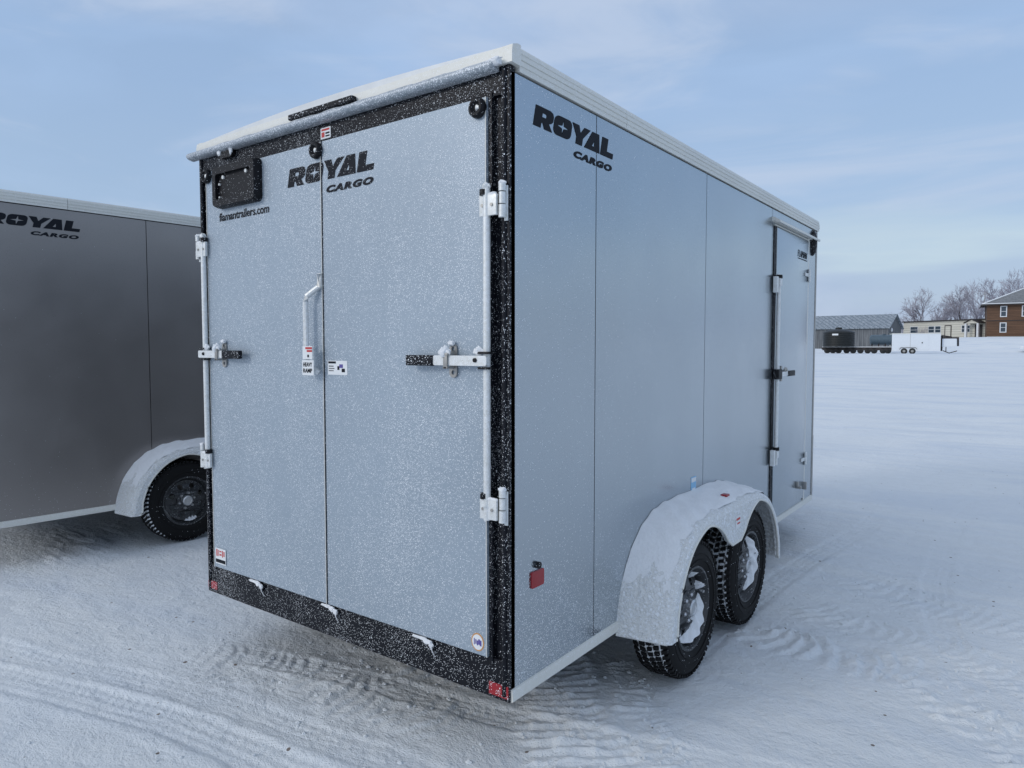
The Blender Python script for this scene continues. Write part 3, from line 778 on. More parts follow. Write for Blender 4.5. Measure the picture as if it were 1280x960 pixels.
        place_text('lettering', cargo_mesh(), M['inkf'], root, 'rear', -.955, -.664, 2.226, 2.256, -.0202)
        place_text('web_address', text_mesh('flamantrailers.com', 1, 0, .018, 1.0), M['inkf'], ld, 'rear', -1.772, -1.362, 2.192, 2.232, -.0202)
        # number plate holder
        b = B(); t1 = rrect(-1.768, -1.412, 2.250, 2.448, .026)
        prism(b, t1, 'y', -.0202, -.040)
        ring_o = rrect(-1.768, -1.412, 2.250, 2.448, .026); ring_i = rrect(-1.735, -1.448, 2.286, 2.408, .012)
        vo0 = [b.verts.new((p_[0], -.040, p_[1])) for p_ in ring_o]; vo = [b.verts.new((p_[0] * 1, -.062, p_[1])) for p_ in rrect(-1.762, -1.418, 2.256, 2.442, .022)]; vi = [b.verts.new((p_[0], -.062, p_[1])) for p_ in ring_i]; vb = [b.verts.new((p_[0], -.043, p_[1])) for p_ in ring_i]
        for A, C in ((vo0, vo), (vo, vi), (vi, vb)):
            for k in range(len(A)): b.faces.new((A[k], A[(k + 1) % len(A)], C[(k + 1) % len(A)], C[k]))
        b.faces.new(vb)
        pl = obj('plate_holder', b, M['blackp'], ld, True)
        for x_, z_, r_ in ((-1.690, 2.392, .009), (-1.500, 2.396, .009), (-1.462, 2.372, .006), (-1.722, 2.362, .006), (-1.722, 2.300, .005), (-1.46, 2.30, .005)):
            b = B(); tube(b, [(x_, -.042, z_), (x_, -.050, z_)], r_, 12); obj('screw', b, M['galv'], pl, True)
        # marker and brake lights
        b = B(); box(b, -1.185, -.765, -.013, -.042, zt + .034, zt + .058, .008, 3)
        obj('brake_light', b, M['black'], root, True)
        for x_ in (-1.70,):
            b = B(); prism(b, rrect(x_ - .055, x_ + .055, zt - .040, zt - .006, .015), 'y', -.003, -.026); lt = obj('marker_light', b, M['blackp'], root, True)
            b = B(); snow_lump(b, (x_ - .05, -.028, zt - .012), .012, .008, .012, 6); obj('snow_clump', b, M['snow'], lt, True)
            b = B(); snow_lump(b, (x_ + .05, -.028, zt - .014), .009, .008, .018, 7); obj('snow_clump', b, M['snow'], lt, True)
        for i, x_ in enumerate((-1.52, -.972, -.404)):
            b = B(); box(b, x_ - .045, x_ + .045, -.004, -.020, z0 + .100, z0 + .136, .006, 2); lt = obj('clearance_light', b, M['black'], root, True)
            b = B(); snow_lump(b, (x_ - .018, -.019, z0 + .140), .040, .010, .0065, i); snow_lump(b, (x_ + .018, -.022, z0 + .134), .022, .008, .010, i + 3); snow_lump(b, (x_ + .036, -.020, z0 + .126), .012, .006, .012, i + 5); tube(b, [(x_ + .036, -.022, z0 + .125), (x_ + .041, -.018, z0 + .10), (x_ + .044, -.008, z0 + .076)], [.004, .0022, .001], 7)
            obj('snow_clump', b, M['snow'], lt, True)
        b = B(); box(b, -.092, -.004, -.0045, -.0075, z0 + .012, z0 + .058, .001); obj('reflector', b, M['redf'], root)
        b = B(); box(b, -W + .004, -W + .085, -.0045, -.0075, z0 + .02, z0 + .060, .001); obj('reflector', b, M['redf'], root)
        # stickers
        st = sticker('warning_tag', ld, 'rear', -1.070, -.992, 1.455, 1.520, -.0702, M['white'])
        for r_, (tx, z_) in enumerate((('HEAVY', 1.492), ('RAMP', 1.466))): place_text('lettering', text_mesh(tx, 1, 0, .02, 1), M['ink'], st, 'rear', -1.062, -1.002, z_, z_ + .018, -.0715, .001)
        sticker('warning_tag', ld, 'rear', -1.066, -1.000, 1.524, 1.580, -.0700, M['white'], [(.45, .98, .55, .70, M['label_red']), (.30, .98, .76, .92, M['label_red']), (.50, .66, .14, .34, M['ink'])])
        sticker('door_label', rd, 'rear', -.960, -.835, 1.458, 1.518, -.0202, M['white'], [(.03, .42, .80, .95, M['ink']), (.05, .30, .58, .64, M['ink']), (.05, .34, .42, .47, M['ink']), (.05, .30, .26, .31, M['ink']), (.50, .60, .35, .62, M['ink']), (.60, .78, .50, .75, M['purple']), (.72, .88, .20, .45, M['ink'])])
        sticker('door_label', ld, 'rear', -1.868, -1.775, .472, .552, -.0232, M['white'], [(.04, .96, .08, .30, M['ink']), (.10, .22, .48, .92, M['label_red']), (.30, .36, .50, .90, M['label_red']), (.42, .60, .56, .66, M['label_red']), (.42, .60, .78, .86, M['label_red']), (.66, .74, .48, .90, M['label_red']), (.80, .90, .55, .86, M['label_red'])])
        sticker('frame_label', root, 'rear', -1.010, -.945, 2.462, 2.508, -.0022, M['white'], [(.1, .9, .72, .9, M['label_red']), (.1, .4, .15, .6, M['label_red']), (.5, .9, .40, .55, M['ink']), (.5, .9, .15, .28, M['ink'])])
        dm = curve_fill([[(math.cos(2 * math.pi * k / 28), math.sin(2 * math.pi * k / 28)) for k in range(28)]], .02)
        ov = place_text('door_label', dm, M['orange'], rd, 'rear', -.163, -.103, .463, .530, -.0202, .001)
        dm = curve_fill([[(math.cos(2 * math.pi * k / 28), math.sin(2 * math.pi * k / 28)) for k in range(28)]], .02)
        place_text('label_field', dm, M['white'], ov, 'rear', -.158, -.108, .468, .525, -.0213, .0008)
        b = B()
        for k in range(5): box(b, -.150 + k * .007, -.146 + k * .008, -.0222, -.0228, .485 + .004 * (k % 2), .505 - .003 * (k % 3) + .004)
        obj('label_print', b, M['purple'], ov)
    # side lettering
    a0, a1 = .137, .732; dz = zt - 2.532
    place_text('lettering', royal_mesh(), M['ink'], root, 'side', a0, a1, 2.374 + dz, 2.450 + dz, .0003)
    place_text('lettering', cargo_mesh(), M['ink'], root, 'side', .415, .722, 2.318 + dz, 2.347 + dz, .0003)
    # side marker
    if main:
        b = B(); prism(b, rrect(.125, .207, .680, .742, .008), 'x', .0003, .0065, bev=.0015); sm = obj('side_marker', b, M['red'], root, True)
        b = B(); tube(b, [(.0, .166, .762), (.014, .166, .762)], .013, 16); gr = obj('grommet', b, M['blackp'], sm, True)
        sticker('side_label', root, 'side', 1.632, 1.70, .77, .872, .0003, M['label_blue'], [(.05, .95, .72, .95, M['white']), (.2, .8, .3, .4, M['white'])])
        # side door
        b = B(); box(b, .0005, .014, 3.075, 3.905, z0 + .075, zt - .125, .003); sdoor = obj('side_door', b, M['side'], root, True)
        b = B()
        for a, c in ((3.912, 3.950),): box(b, .0005, .010, a, c, z0 + .05, zt - .10, .002)
        box(b, .0006, .0102, 3.0365, 3.9115, zt - .118, zt - .108, .002)
        obj('door_frame', b, M['trim'], root, True)
        b = B(); box(b, .0004, .006, 3.034, 3.0745, z0 + .06, zt - .1185); box(b, .0004, .006, 3.9055, 3.9115, z0 + .06, zt - .12); obj('door_seal', b, M['blackp'], root)
        b = B(); prism(b, [(.0005, zt - .062), (.022, zt - .070), (.055, zt - .092), (.055, zt - .106), (.040, zt - .104), (.018, zt - .090), (.0005, zt - .096)], 'y', 2.99, 4.10); obj('drip_cap', b, M['trim'], root, True)
        b = B(); tube(b, [(.030, 3.075, z0 + .45), (.030, 3.075, zt - .45)], .0135, 14); rod = obj('lock_rod', b, M['galv'], sdoor, True)
        for zc in (z0 + .50, zt - .53):
            b = B(); box(b, .012, .040, 3.00, 3.035, zc - .05, zc + .06, .003); box(b, .014, .046, 3.05, 3.10, zc + .0, zc + .05, .002); kp = obj('rod_keeper', b, M['galv'], sdoor, True)
            b = B(); tube(b, [(.030, 3.082, zc + .052), (.030, 3.082, zc + .075)], .022, 12); obj('bearing_cap', b, M['blackp'], kp, True)
        zc = 1.388
        b = B(); box(b, .044, .050, 3.07, 3.27, zc - .016, zc + .016, .002); lb = obj('latch_bar', b, M['galv'], sdoor, True)
        b = B(); box(b, .038, .058, 3.27, 3.43, zc - .02, zc + .02, .006); obj('grip', b, M['blackp'], lb, True)
        b = B(); box(b, .012, .052, 3.035, 3.12, zc - .035, zc + .035, .003); obj('cam_bracket', b, M['blackp'], lb, True)
        b = B(); box(b, .0145, .020, 3.20, 3.235, zc - .055, zc + .055, .004); box(b, .02, .062, 3.205, 3.23, zc + .018, zc + .024); snow_lump(b, (.048, 3.21, zc + .03), .012, .02, .016, 4); obj('hasp', b, M['zinc'], lb, True)
        for zc in (zt - .39, z0 + .385):
            b = B(); box(b, .0145, .022, 3.80, 3.90, zc - .012, zc + .014, .002); box(b, .012, .024, 3.913, 3.955, zc - .05, zc + .05, .003)
            tube(b, [(.024, 3.905, zc - .045), (.024, 3.905, zc + .045)], .009, 10); obj('hinge', b, M['galv'], sdoor, True)
        b = B(); box(b, .0145, .030, 3.68, 3.71, .49, .535, .004); box(b, .0145, .045, 3.70, 3.725, .478, .50, .004); obj('door_hook', b, M['zinc'], sdoor, True)
        b = B(); box(b, .0105, .035, 3.90, 3.925, .44, .50, .004); obj('hook_catch', b, M['zinc'], root, True)
        b = B(); t = bmesh.new(); bmesh.ops.create_uvsphere(t, u_segments=20, v_segments=12, radius=1)
        for v in t.verts: v.co = Vector((max(0.0005, v.co.x * .036), 4.075 + v.co.y * .050, zt - .115 + v.co.z * .105))
        merge(b, t); obj('vent', b, M['blackp'], root, True)
        tx = text_mesh('FLAMAN', 1, .15, -.014, 1.1); place_text('lettering', tx, M['ink'], sdoor, 'side', 3.60, 3.86, 2.262, 2.312, .0143)
        b = B(); box(b, .0143, .0150, 3.60, 3.87, 2.246, 2.253); obj('underline', b, M['ink'], sdoor)
    # running gear
    b = B()
    for x_ in (-.14, -W + .10): box(b, x_, x_ + .05, .05, L, z0 - .0, z0 + .03)
    for k in range(9): y_ = .3 + k * .45; box(b, -W + .15, -.14, y_, y_ + .04, z0 + .002, z0 + .028)
    tube(b, [(-.2, L - .3, z0 - .03), (-W / 2, L + 1.9, z0 - .03)], .04, 8); tube(b, [(-W + .2, L - .3, z0 - .03), (-W / 2, L + 1.9, z0 - .03)], .04, 8)
    ch = obj('chassis', b, M['under'], root)
    for cy in wys:
        b = B(); tube(b, [(-.05, cy, .30), (-W + .05, cy, .30)], .038, 12); obj('axle', b, M['under'], root, True)
    b = B(); tube(b, [(-W / 2, L + 1.7, .08), (-W / 2, L + 1.7, .85)], .035, 12); box(b, -W / 2 - .1, -W / 2 + .1, L + 1.6, L + 1.8, gz(0, 5) - .0, .08, .005); obj('jack', b, M['blackp'], root, True)
    b = B(); box(b, -W / 2 - .05, -W / 2 + .05, L + 1.85, L + 2.1, z0 - .05, z0 + .06, .02); obj('coupler', b, M['blackp'], root, True)
    sn = [((-118, 8, .100, .168), (62, 82, .145, .168), (140, 160, .12, .155), (20, 36, .125, .16)), ((-75, 72, .112, .168), (165, 185, .10, .14))] if main else [((-95, -60, .15, .168),), ((-100, 20, .12, .168),)]
    for i, cy in enumerate(wys): make_wheel(root, cy, .205, snow=sn[i], seed=i + (0 if main else 5), shoulder=None if main else (150, 235))
    fn = make_fender(root, cyf, wy=.415, snow_seed=1 if main else 2)
    if main:
        b = B(); prism(b, rrect(cyf + .055, cyf + .085, .0, .03, .008), 'x', 0, .0)
        b.free(); b = B(); box(b, .150, .185, cyf + .01, cyf + .06, .780, .794, .005); obj('fender_light', b, M['red'], fn, True)
        sticker('fender_label', fn, 'side', cyf - .02, cyf + .05, .628, .694, .2462, M['white'], [(.1, .9, .62, .80, M['label_red']), (.3, .9, .30, .42, M['label_red'])])
    # wheels on the far side
    for cy in wys:
        b = B(); lathe_x(b, [(-.0, .10), (0.002, .195), (0, .22), (.0, .30), (.02, .325), (.18, .325), (.2, .30), (.2, .2), (.2, .0)], cy, .33, 40, cx=-W - .19); obj('wheel', b, M['rubber'], root, True)

tr = thing('cargo_trailer', 'large silver enclosed cargo trailer with frosted double rear doors, in the foreground', 'trailer')
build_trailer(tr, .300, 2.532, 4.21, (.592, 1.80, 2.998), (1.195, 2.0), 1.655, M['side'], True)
ang = math.atan(.08)
tl = thing('cargo_trailer', 'dark charcoal enclosed cargo trailer parked at the left behind the silver one', 'trailer', (-4.32 - .17 * math.sin(ang), -.2 - .17 * math.cos(ang), 0), -ang)
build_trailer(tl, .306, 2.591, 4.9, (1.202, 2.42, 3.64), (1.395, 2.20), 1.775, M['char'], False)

# ------------------------------------------------------------------ far background
CAMP = Vector(cam.location)
def at(px, D):
    """world x,y of the place seen in direction px (photo pixels) at depth D"""
    a = -.6394; fx, fy = math.sin(a), math.cos(a); k = (px - 640) / 879.67
    return (CAMP.x + D * (fx + fy * k), CAMP.y + D * (fy - fx * k))
M['barnwood'] = None
def boards(name, c1, c2, sc, axis=(1, 1, 0), rough=.85):
    t = NT(name); v = t.co('Object')
    sp = t.n('ShaderNodeSeparateXYZ'); t.l(v, sp.inputs[0])
    wv = t.math('FRACT', t.math('MULTIPLY', t.math('ADD', sp.outputs[0], sp.outputs[1]) if axis[2] == 0 else sp.outputs[2], sc))
    n_ = t.noise(1.0, 4, .6, t.co('Object', (3, 3, .3) if axis[2] == 0 else (.3, .3, 3)))
    c = t.mix(t.rng(n_, .35, .65, 0, 1), c1, c2)
    c = t.mix(t.math('LESS_THAN', wv, .12), c, tuple(x * .5 for x in c1)); t.set('Base Color', c); t.set('Roughness', rough)
    t.bump(wv, .3, .02); return t.m
M['barnwood'] = boards('weathered_barn_boards', (.10, .11, .12), (.19, .20, .21), 3.0)
M['metalroof'] = boards('frosted_metal_roof', (.17, .21, .25), (.34, .38, .42), 1.3)
M['cream'] = boards('cream_siding', (.58, .56, .48), (.66, .64, .56), 2.5, (0, 0, 1))
M['brick'] = boards('brown_log_siding', (.10, .055, .033), (.155, .085, .05), 4.0, (0, 0, 1))
M['shingle'] = plain('grey_shingles', (.19, .20, .21), .9, 0, .25, 3)
M['glass'] = plain('window_glass', (.05, .07, .09), .1, 0, .1)
M['wframe'] = plain('white_window_frame', (.70, .72, .74), .5)
M['dkwood'] = plain('dark_trim', (.035, .03, .03), .7)
M['tank'] = plain('black_poly_tank', (.009, .011, .011), .45, 0, .2)
M['bluetank'] = plain('blue_grey_tank', (.08, .12, .15), .4, .1, .2)
M['wtrailer'] = plain('white_trailer_skin', (.72, .76, .80), .45, 0, .03)
M['bark'] = plain('frosty_bark', (.12, .105, .11), .9, 0, .3, 4)
M['twig'] = plain('rimed_twigs', (.36, .345, .39), .9, 0, .3, 2)

def sidebox(parent, name, mat, x0, x1, y0, y1, z0, z1, bev=0): b = B(); box(b, x0, x1, y0, y1, z0, z1, bev); return obj(name, b, mat, parent)
def window(parent, x0, x1, z0, z1, yf, fr=.09, mull=True, mat='wframe'):
    b = B(); y0 = yf - .06
    box(b, x0 - fr, x0, y0, yf, z0 - fr, z1 + fr); box(b, x1, x1 + fr, y0, yf, z0 - fr, z1 + fr); box(b, x0, x1, y0, yf, z1, z1 + fr); box(b, x0, x1, y0 - .03, yf, z0 - fr, z0)
    if mull: box(b, x0, x1, y0 + .01, yf, (z0 + z1) / 2 - .03, (z0 + z1) / 2 + .03)
    f = obj('window', b, M[mat], parent); b = B(); box(b, x0, x1, yf - .02, yf - .002, z0, z1); obj('pane', b, M['glass'], f)
# local frame of a building: x along its front (to the right as seen), y away from the camera
VA = -.6394
def along(px, ob):
    """run along a building's front line (its local x) up to where the view in direction px meets it"""
    ox, oy = ob.location.x - CAMP.x, ob.location.y - CAMP.y; c, s_ = math.cos(ob.rotation_euler.z), math.sin(ob.rotation_euler.z)
    vx, vy = at(px, 1); vx -= CAMP.x; vy -= CAMP.y
    # o + t*(c,s) = k*v
    return (-ox * vy + oy * vx) / (c * vy - s_ * vx)
def facing(px, turn=0): return -(VA + math.atan((px - 640) / 879.67)) + turn
# barn
D = 114; x, y = at(1109, D); barn = thing('barn', 'long grey board barn with frosted metal roof at far left of the background', 'barn', (x, y, gz(x, y) - .05), facing(1109, R(-14)))
HB = 3.5; RB = 2.1; WB = 8.0; LB = 30
b = B(); prism(b, [(0, 0), (WB, 0), (WB, HB), (WB / 2, HB + RB), (0, HB)], 'x', -LB, 0); obj('wall', b, M['barnwood'], barn)
b = B()
for s_ in (0, 1):
    ya, yb = (-.4, WB / 2) if s_ == 0 else (WB + .4, WB / 2); za = HB - .2; zb = HB + RB + .06
    prism(b, [(ya, za + .02), (yb, zb), (yb, zb + .12), (ya, za + .14)], 'x', -LB - .3, .35)
obj('roof', b, M['metalroof'], barn)
sidebox(barn, 'door', M['cream'], .01, .06, .7, 2.3, .1, 2.5); b = B(); 
t = bmesh.new(); bmesh.ops.create_uvsphere(t, u_segments=12, v_segments=8, radius=.33)
for v in t.verts: v.co = Vector((v.co.x * .5 + .12, v.co.y + 1.6, v.co.z + 3.1))
merge(b, t); obj('wall_lamp', b, M['wframe'], barn, True)
# black domed tank on flatbed trailer
Df = 95
x, y = at(1071, Df); zf = gz(x, y); rf = facing(1071, 0)
fl = thing('flatbed_trailer', 'long low black flatbed trailer carrying the dark tanks, left of the white trailer', 'trailer', (x, y, zf), rf)
k_ = Df / 879.67
xL, xR = along(1027, fl), along(1116, fl)
sidebox(fl, 'deck', M['dkwood'], xL, xR, -1.2, 1.2, .55, .82, .02)
sidebox(fl, 'deck_snow', M['snow'], xL + .05, xR - .05, -1.18, 1.18, .822, .90, .03)
b = B(); box(b, xL + .1, xR, -1.22, -1.10, .42, .56); obj('side_rail', b, M['dkwood'], fl)
for px in (1034, 1041, 1048, 1058, 1066, 1075, 1084, 1092, 1103, 1109):
    b = B(); lathe_x(b, [(-.02, 0), (-.02, .16), (0, .2), (0, .36), (.04, .40), (.22, .40), (.25, .36), (.25, 0)], 0, 0, 20)
    for v in b.verts: v.co = Vector((along(px, fl) + v.co.y, -1.2 + v.co.x, .38 + v.co.z))
    obj('wheel', b, M['tank'], fl, True)
# dome tank
x2 = (1047.5 - 1071) * k_
px_, py_ = at(1047.5, Df)
tk = thing('water_tank', 'black domed upright tank with a white label on the flatbed trailer', 'tank', (px_, py_, zf + .90), rf)
def lathe_z(b, prof, seg=40, cx=0, cy=0):
    rings = [[b.verts.new((cx + r_ * math.cos(2 * math.pi * k / seg), cy + r_ * math.sin(2 * math.pi * k / seg), z_)) for k in range(seg)] for r_, z_ in prof]
    for a, c in zip(rings, rings[1:]):
        for k in range(seg): b.faces.new((a[k], a[(k + 1) % seg], c[(k + 1) % seg], c[k]))
    b.faces.new(rings[0][::-1]); b.faces.new(rings[-1])
b = B(); rt = 1.95
prof = [(rt, 0)]
for k in range(7): z_ = .2 + k * .24; prof += [(rt, z_), (rt - .04, z_ + .04), (rt - .04, z_ + .07), (rt, z_ + .11)]
prof += [(rt + .03, 1.88), (rt - .05, 1.98), (1.3, 2.22), (.55, 2.36), (.42, 2.38)]
lathe_z(b, prof)
obj('shell', b, M['tank'], tk, True)
b = B(); lathe_z(b, [(.42, 2.38), (.42, 2.52), (.36, 2.58), (.05, 2.60)], 24); obj('lid', b, M['tank'], tk, True)
b = B(); t0 = []
for k in range(9):
    a = R(-112 + 18 * k / 8 * 1.2); t0.append((1.99 * math.cos(a), 1.99 * math.sin(a)))
for i in range(8):
    (xa, ya), (xb, yb) = t0[i], t0[i + 1]; v = [b.verts.new(p_) for p_ in ((xa, ya, 1.50), (xb, yb, 1.50), (xb, yb, 1.72), (xa, ya, 1.72))]; b.faces.new(v)
obj('label', b, M['white'], tk)
# horizontal tank
px_, py_ = at(1106, Df + 1)
ht = thing('fuel_tank', 'blue grey cylindrical tank lying between the domed tank and the white trailer', 'tank', (px_, py_, zf + .90), rf)
b = B(); t = bmesh.new()
prof = [(-1.95, .02), (-1.93, .35), (-1.85, .6), (-1.72, .70), (1.72, .70), (1.85, .6), (1.93, .35), (1.95, .02)]
lathe_x(t, prof, 0, .92, 28); merge(b, t); obj('shell', b, M['bluetank'], ht, True)
for i in range(5):
    b = B(); box(b, -1.7 + i * .8, -1.55 + i * .8, -.5, .5, 0, .42); obj('saddle', b, M['dkwood'], ht)
b = B(); tube(b, [(-.2, 0, 1.6), (-.2, 0, 1.72)], .22, 14); obj('hatch', b, M['bluetank'], ht)
# white gooseneck cargo trailer
Dw = 88; kw = Dw / 879.67
x, y = at(1144, Dw); wtr = thing('cargo_trailer', 'small white enclosed gooseneck trailer far off in front of the cream building', 'trailer', (x, y, gz(x, y) - .05), facing(1144, 0))
fw = lambda px: along(px, wtr)
b = B(); box(b, fw(1114), fw(1175), -.05, 2.3, .38, 2.58, .03, 2); obj('body', b, M['wtrailer'], wtr)
b = B(); box(b, fw(1113.7), fw(1175.3), -.09, 2.34, 2.52, 2.62, .02); obj('roof_trim', b, M['trim'], wtr)
b = B(); box(b, fw(1150.5), fw(1160), -.075, -.052, .55, 2.35, .004); sd_ = obj('side_door', b, M['wtrailer'], wtr)
b = B(); box(b, fw(1151.2), fw(1152.6), -.11, -.076, 1.35, 1.5); obj('handle', b, M['blackp'], sd_)
b = B()
for px in (1137.2,): box(b, fw(px) - .03, fw(px), -.056, -.0505, .45, 2.5)
obj('panel_seam', b, M['zinc'], wtr)
for px in (1129.5, 1139.8):
    b = B(); lathe_x(b, [(-.02, 0), (-.02, .17), (0, .19), (0, .33), (.04, .37), (.2, .37), (.22, .30), (.22, 0)], 0, 0, 24)
    for v in b.verts: v.co = Vector((fw(px) + v.co.y, -.10 + v.co.x, .37 + v.co.z))
    wl = obj('wheel', b, M['tank'], wtr, True)
    b = B(); lathe_x(b, [(-.03, 0), (-.03, .15), (-.01, .17)], 0, 0, 20)
    for v in b.verts: v.co = Vector((fw(px) + v.co.y, -.10 + v.co.x, .37 + v.co.z))
    obj('rim', b, M['zinc'], wl, True)
b = B(); cxm = fw(1134.6)
prism(b, [(cxm - 1.0, .60), (cxm - .82, .84), (cxm + .82, .84), (cxm + 1.0, .60), (cxm + .96, .60), (cxm + .79, .80), (cxm - .79, .80), (cxm - .96, .60)], 'y', -.14, .0); obj('fender', b, M['dkwood'], wtr)
b = B(); box(b, fw(1175) + .02, fw(1198), .9, 1.35, 1.90, 2.12, .02); tube(b, [(fw(1176), 1.1, .4), (fw(1177), 1.1, 2.3)], .14, 8); tube(b, [(fw(1176), 1.1, 2.30), (fw(1189), 1.1, 2.12)], .09, 8)
tube(b, [(fw(1197), 1.1, 2.05), (fw(1197.3), 1.1, 1.0)], .11, 8); obj('gooseneck', b, M['dkwood'], wtr)
b = B(); box(b, fw(1177), fw(1195), .5, 1.7, .9, 1.92, .08, 3); obj('nose_box', b, M['wtrailer'], wtr)
b = B(); tube(b, [(fw(1178), .6, .45), (fw(1186), .6, .15), (fw(1196), .6, .42)], .06, 6); tube(b, [(fw(1182), .6, .3), (fw(1182), .6, .9)], .05, 6); obj('jack', b, M['dkwood'], wtr)
# cream single storey building
Dc = 114; x, y = at(1234, Dc)
cr = thing('office_building', 'long cream single storey building with flat roof between the barn and the brown house', 'building', (x, y, gz(x, y) - .1), facing(1231, R(-32)))
LC = -along(1128, cr)
sidebox(cr, 'wall', M['cream'], -LC, 0, 0, 6, -1.4, 3.05)
sidebox(cr, 'roof', M['dkwood'], -LC - .2, .1, -.25, 6.2, 3.052, 3.25)
sidebox(cr, 'foundation', M['dkwood'], -LC + .05, -.05, -.03, .2, -1.4, -.1)
cw = lambda px: along(px, cr)
for a, c in ((1137, 1146.5), (1159.5, 1167), (1167.8, 1175), (1201, 1211.5)): window(cr, cw(a), cw(c) - .1, 1.15, 2.2, 0, .07)
b = B(); box(b, cw(1179.5), cw(1188), -.06, 0, .1, 2.35); obj('door', b, M['dkwood'], cr); b = B(); box(b, cw(1180.6), cw(1187), -.09, -.061, .2, 2.2); obj('door_panel', b, M['cream'], cr)
b = B(); 
for px in (1213.5, 1228.5): box(b, cw(px) - .16, cw(px) + .16, -1.7, -1.4, -.2, 2.5)
obj('porch_post', b, M['wframe'], cr)
b = B(); prism(b, [(cw(1211.5), 2.5), (cw(1221), 3.1), (cw(1230.5), 2.5), (cw(1230.5), 2.62), (cw(1221), 3.24), (cw(1211.5), 2.62)], 'y', -1.9, 0); obj('porch_roof', b, M['dkwood'], cr)
b = B(); prism(b, [(cw(1212), 2.48), (cw(1221), 3.08), (cw(1230), 2.48)], 'y', -1.68, -1.6); obj('porch_gable', b, M['cream'], cr)
b = B(); box(b, cw(1217.5), cw(1226.5), -.10, -.005, -.1, 2.3); dd_ = obj('front_door', b, M['dkwood'], cr); b = B(); box(b, cw(1220), cw(1224), -.12, -.101, .9, 1.9); obj('pane', b, M['glass'], dd_)
sidebox(cr, 'porch_step', M['zinc'], cw(1211.5), cw(1230.5), -2.0, -.04, -.35, -.1)
# brown two-storey house
Dh = 110; x, y = at(1231.5, Dh); kh = Dh / 879.67
hs = thing('house', 'brown two storey house with grey hipped roof at the right edge of the background', 'house', (x, y, gz(x, y) - .1), facing(1231.5, R(2)))
zb = -.0; ez = 5.2; LH = 15; DH = 9
sidebox(hs, 'wall', M['brick'], 0, LH, 0, DH, -.8, ez)
sidebox(hs, 'belt_course', M['dkwood'], -.02, LH, -.04, -.001, 2.62, 2.72)
sidebox(hs, 'foundation', M['zinc'], .05, LH, -.05, -.002, -.8, .25)
b = B(); o_ = .7; hgt = 3.1; v = [b.verts.new(p_) for p_ in ((-o_, -o_, ez), (LH + o_, -o_, ez), (LH + o_, DH + o_, ez), (-o_, DH + o_, ez), (DH / 2 + 1.6, DH / 2, ez + hgt), (LH - DH / 2, DH / 2, ez + hgt))]
for f in ((0, 1, 5, 4), (1, 2, 5), (2, 3, 4, 5), (3, 0, 4), (3, 2, 1, 0)): b.faces.new([v[i] for i in f])
rf_ = obj('roof', b, M['shingle'], hs)
b = B(); box(b, -o_ - .02, LH + o_, -o_ - .06, -o_ + .02, ez - .16, ez + .03); box(b, -o_ - .06, -o_ + .02, -o_ + .021, DH + o_, ez - .16, ez + .03); obj('fascia', b, M['dkwood'], hs)
b = B(); box(b, -o_ - .05, LH + o_, -o_ - .08, -o_ + .15, ez + .035, ez + .13, .02); tube(b, [(-o_, -o_, ez + .06), (DH / 2 + 1.6, DH / 2, ez + hgt + .02)], .09, 8); obj('roof_snow', b, M['snow'], rf_)
hw = lambda px: along(px, hs)
for a, z_a, z_b in ((1248.3, 3.35, 4.80), (1248.3, .95, 2.25), (1275.2, 3.35, 4.80), (1300, 3.35, 4.80), (1300, .95, 2.25)): window(hs, hw(a) + .08, hw(a + 6.8), z_a, z_b, 0, .13)
b = B(); tube(b, [(-.35, .5, ez), (-.35, .5, ez + 1.9)], .05, 6); tube(b, [(-.9, .5, ez + 1.5), (.2, .5, ez + 1.7)], .03, 6); tube(b, [(-.7, .5, ez + 1.85), (.0, .5, ez + 1.95)], .03, 6); obj('antenna', b, M['zinc'], hs)
# low snow-covered trailer cut by the right edge
Du = 88; x, y = at(1274.5, Du); ku = Du / 879.67
ut = thing('utility_trailer', 'low snow covered trailer with black wheel cut off by the right edge', 'trailer', (x, y, gz(x, y) - .03), facing(1274.5, 0))
sidebox(ut, 'bed', M['wtrailer'], 0, 3.2, 0, 1.6, .45, .62, .02); sidebox(ut, 'snow_layer', M['snow'], .05, 3.15, .05, 1.55, .625, .80, .06)
for px in (.75, 2.3):
    b = B(); lathe_x(b, [(-.02, 0), (-.02, .18), (0, .33), (.2, .33), (.22, 0)], 0, 0, 24)
    for v in b.verts: v.co = Vector((px + v.co.y, -.18 + v.co.x, .33 + v.co.z))
    obj('wheel', b, M['tank'], ut, True)

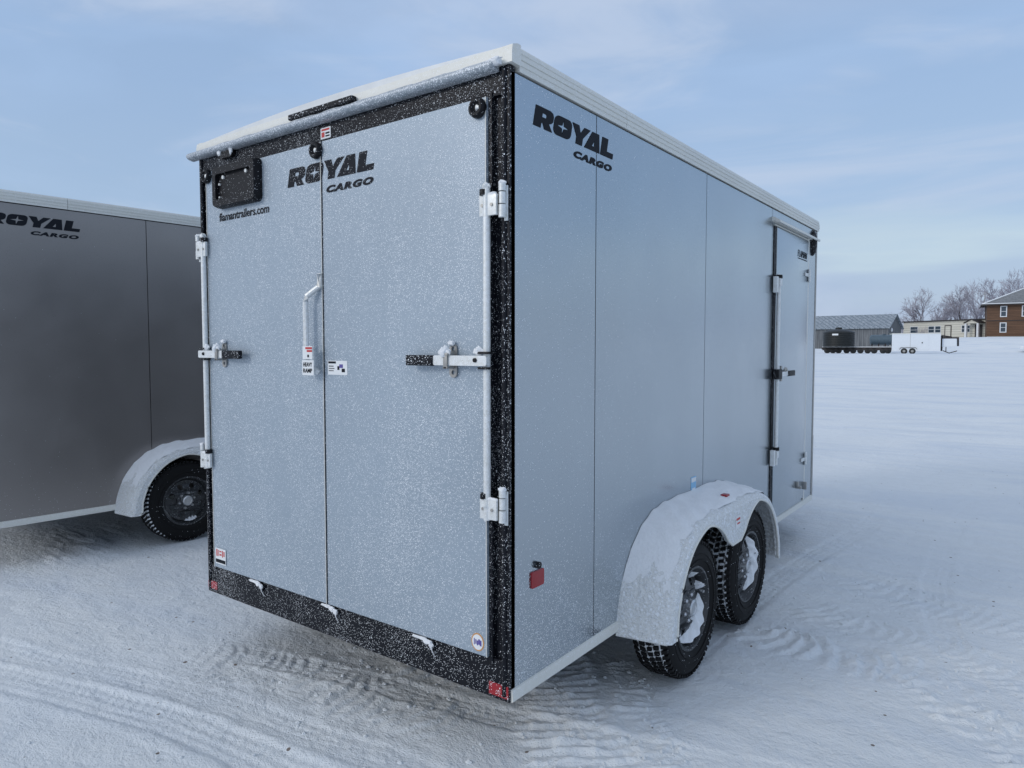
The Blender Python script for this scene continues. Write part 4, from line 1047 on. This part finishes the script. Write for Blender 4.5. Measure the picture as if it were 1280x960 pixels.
# ------------------------------------------------------------------ bare frosted trees
def tree_mesh(seed, H, spread, levels=6):
    rs = random.Random(seed); tb, cb = B(), B()
    def grow(bm, p, d, ln, r, lv):
        n = 3 if lv < 3 else 2; pts = [p.copy()]; rad = [r]; q = p.copy(); dd2 = d.copy()
        for i in range(n):
            dd2 = (dd2 + Vector((rs.uniform(-1, 1), rs.uniform(-1, 1), rs.uniform(-.4, .7))) * (.16 if lv < 2 else .22)).normalized()
            q = q + dd2 * (ln / n); pts.append(q.copy()); rad.append(r * (1 - .38 * (i + 1) / n))
        tube(bm, pts, rad, 6 if lv < 2 else (4 if lv < 4 else 3), cap=False)
        if lv >= levels: return
        kids = rs.choice((2, 3, 3)) if lv < 4 else rs.choice((2, 3, 3, 4))
        for _ in range(kids):
            i = rs.randint(1, n) if lv > 0 else rs.randint(2, n)
            a = rs.uniform(0, 2 * math.pi); u, v = ringframe(dd2); sp_ = rs.uniform(.35, .85) * spread
            nd = (dd2 + (u * math.cos(a) + v * math.sin(a)) * sp_ + Vector((0, 0, .12))).normalized()
            grow(cb, pts[i], nd, ln * rs.uniform(.62, .84), max(.018, rad[i] * rs.uniform(.55, .75)), lv + 1)
        if lv < 3: grow(cb if lv else tb, q, (dd2 + Vector((rs.uniform(-.2, .2), rs.uniform(-.2, .2), .2))).normalized(), ln * .8, rad[-1], lv + 1)
    grow(tb, Vector((0, 0, -.2)), Vector((rs.uniform(-.1, .1), 0, 1)).normalized(), H * .27, H * .022, 0)
    return tb, cb
protos = []
def mk_tree(seed, H, spread, loc, label):
    t = thing('bare_tree', label, 'tree', loc, 0, 'bare frosted trees behind the buildings')
    tb, cb = tree_mesh(seed, H, spread); obj('trunk', tb, M['bark'], t); obj('crown', cb, M['twig'], t); return t
def cp_tree(src, loc, rz, sc, label):
    r = src.copy(); COL.objects.link(r); r.location = loc; r.rotation_euler = (0, 0, rz); r.scale = (sc, sc, sc); r['label'] = label
    for c in src.children:
        k = c.copy(); COL.objects.link(k); k.parent = r
    return r
TREES = [  # px, depth, scale, proto, label
    (1151, 128, 1.00, 0, 'tall lone bare tree rising behind the left half of the cream building'),
    (1200, 130, 1.05, 1, 'tallest spreading bare tree behind the middle of the cream building'),
    (1222, 134, 1.05, 2, 'bare tree just left of the brown house roof'),
    (1250, 142, 1.28, 1, 'bare tree behind the left slope of the house roof'),
    (1276, 146, 1.35, 0, 'bare tree over the house roof near the right edge of the photo'),
    (1172, 136, .90, 2, 'shorter bare tree between the lone tree and the tallest one'),
    (1083, 142, .66, 1, 'faint bare tree behind the middle of the barn roof'),
    (1121, 138, .66, 2, 'small bare tree beside the right gable of the barn'),
    (1100, 150, .55, 0, 'low bare tree peeping over the barn roof near its gable'),
    (1137, 140, .55, 1, 'small bare tree behind the left end of the cream building'),
    (1187, 150, .85, 0, 'thin bare tree behind the tallest one, seen through its branches'),
    (1211, 152, .95, 1, 'distant bare tree in the gap left of the house antenna'),
    (1062, 150, .50, 2, 'lowest bare tree above the barn roof over the domed tank'),
]
pr_ = {}
for i, (px, D, sc, k, lab) in enumerate(TREES):
    x, y = at(px, D); loc = (x, y, gz(x, y) - .2)
    if k not in pr_:
        pr_[k] = mk_tree(11 + k * 5, 11.5, 1.0, loc, lab); pr_[k].scale = (sc,) * 3
    else: cp_tree(pr_[k], loc, i * 1.9, sc, lab)
# low brush along the tree line
rs = random.Random(3); b = B()
for i in range(420):
    px = rs.uniform(1040, 1290); D = rs.uniform(122, 140); x, y = at(px, D); z = gz(x, y); h = rs.uniform(1.2, 3.6)
    for k in range(4):
        tube(b, [(x, y, z - .1), (x + rs.uniform(-.5, .5), y + rs.uniform(-.4, .4), z + h * .6), (x + rs.uniform(-.9, .9), y + rs.uniform(-.5, .5), z + h)], [.04, .03, .015], 3, cap=False)
o = obj('brush', b, M['twig']); tag(o, 'low tangle of bare brush along the tree line behind the buildings', 'brush', kind='stuff')
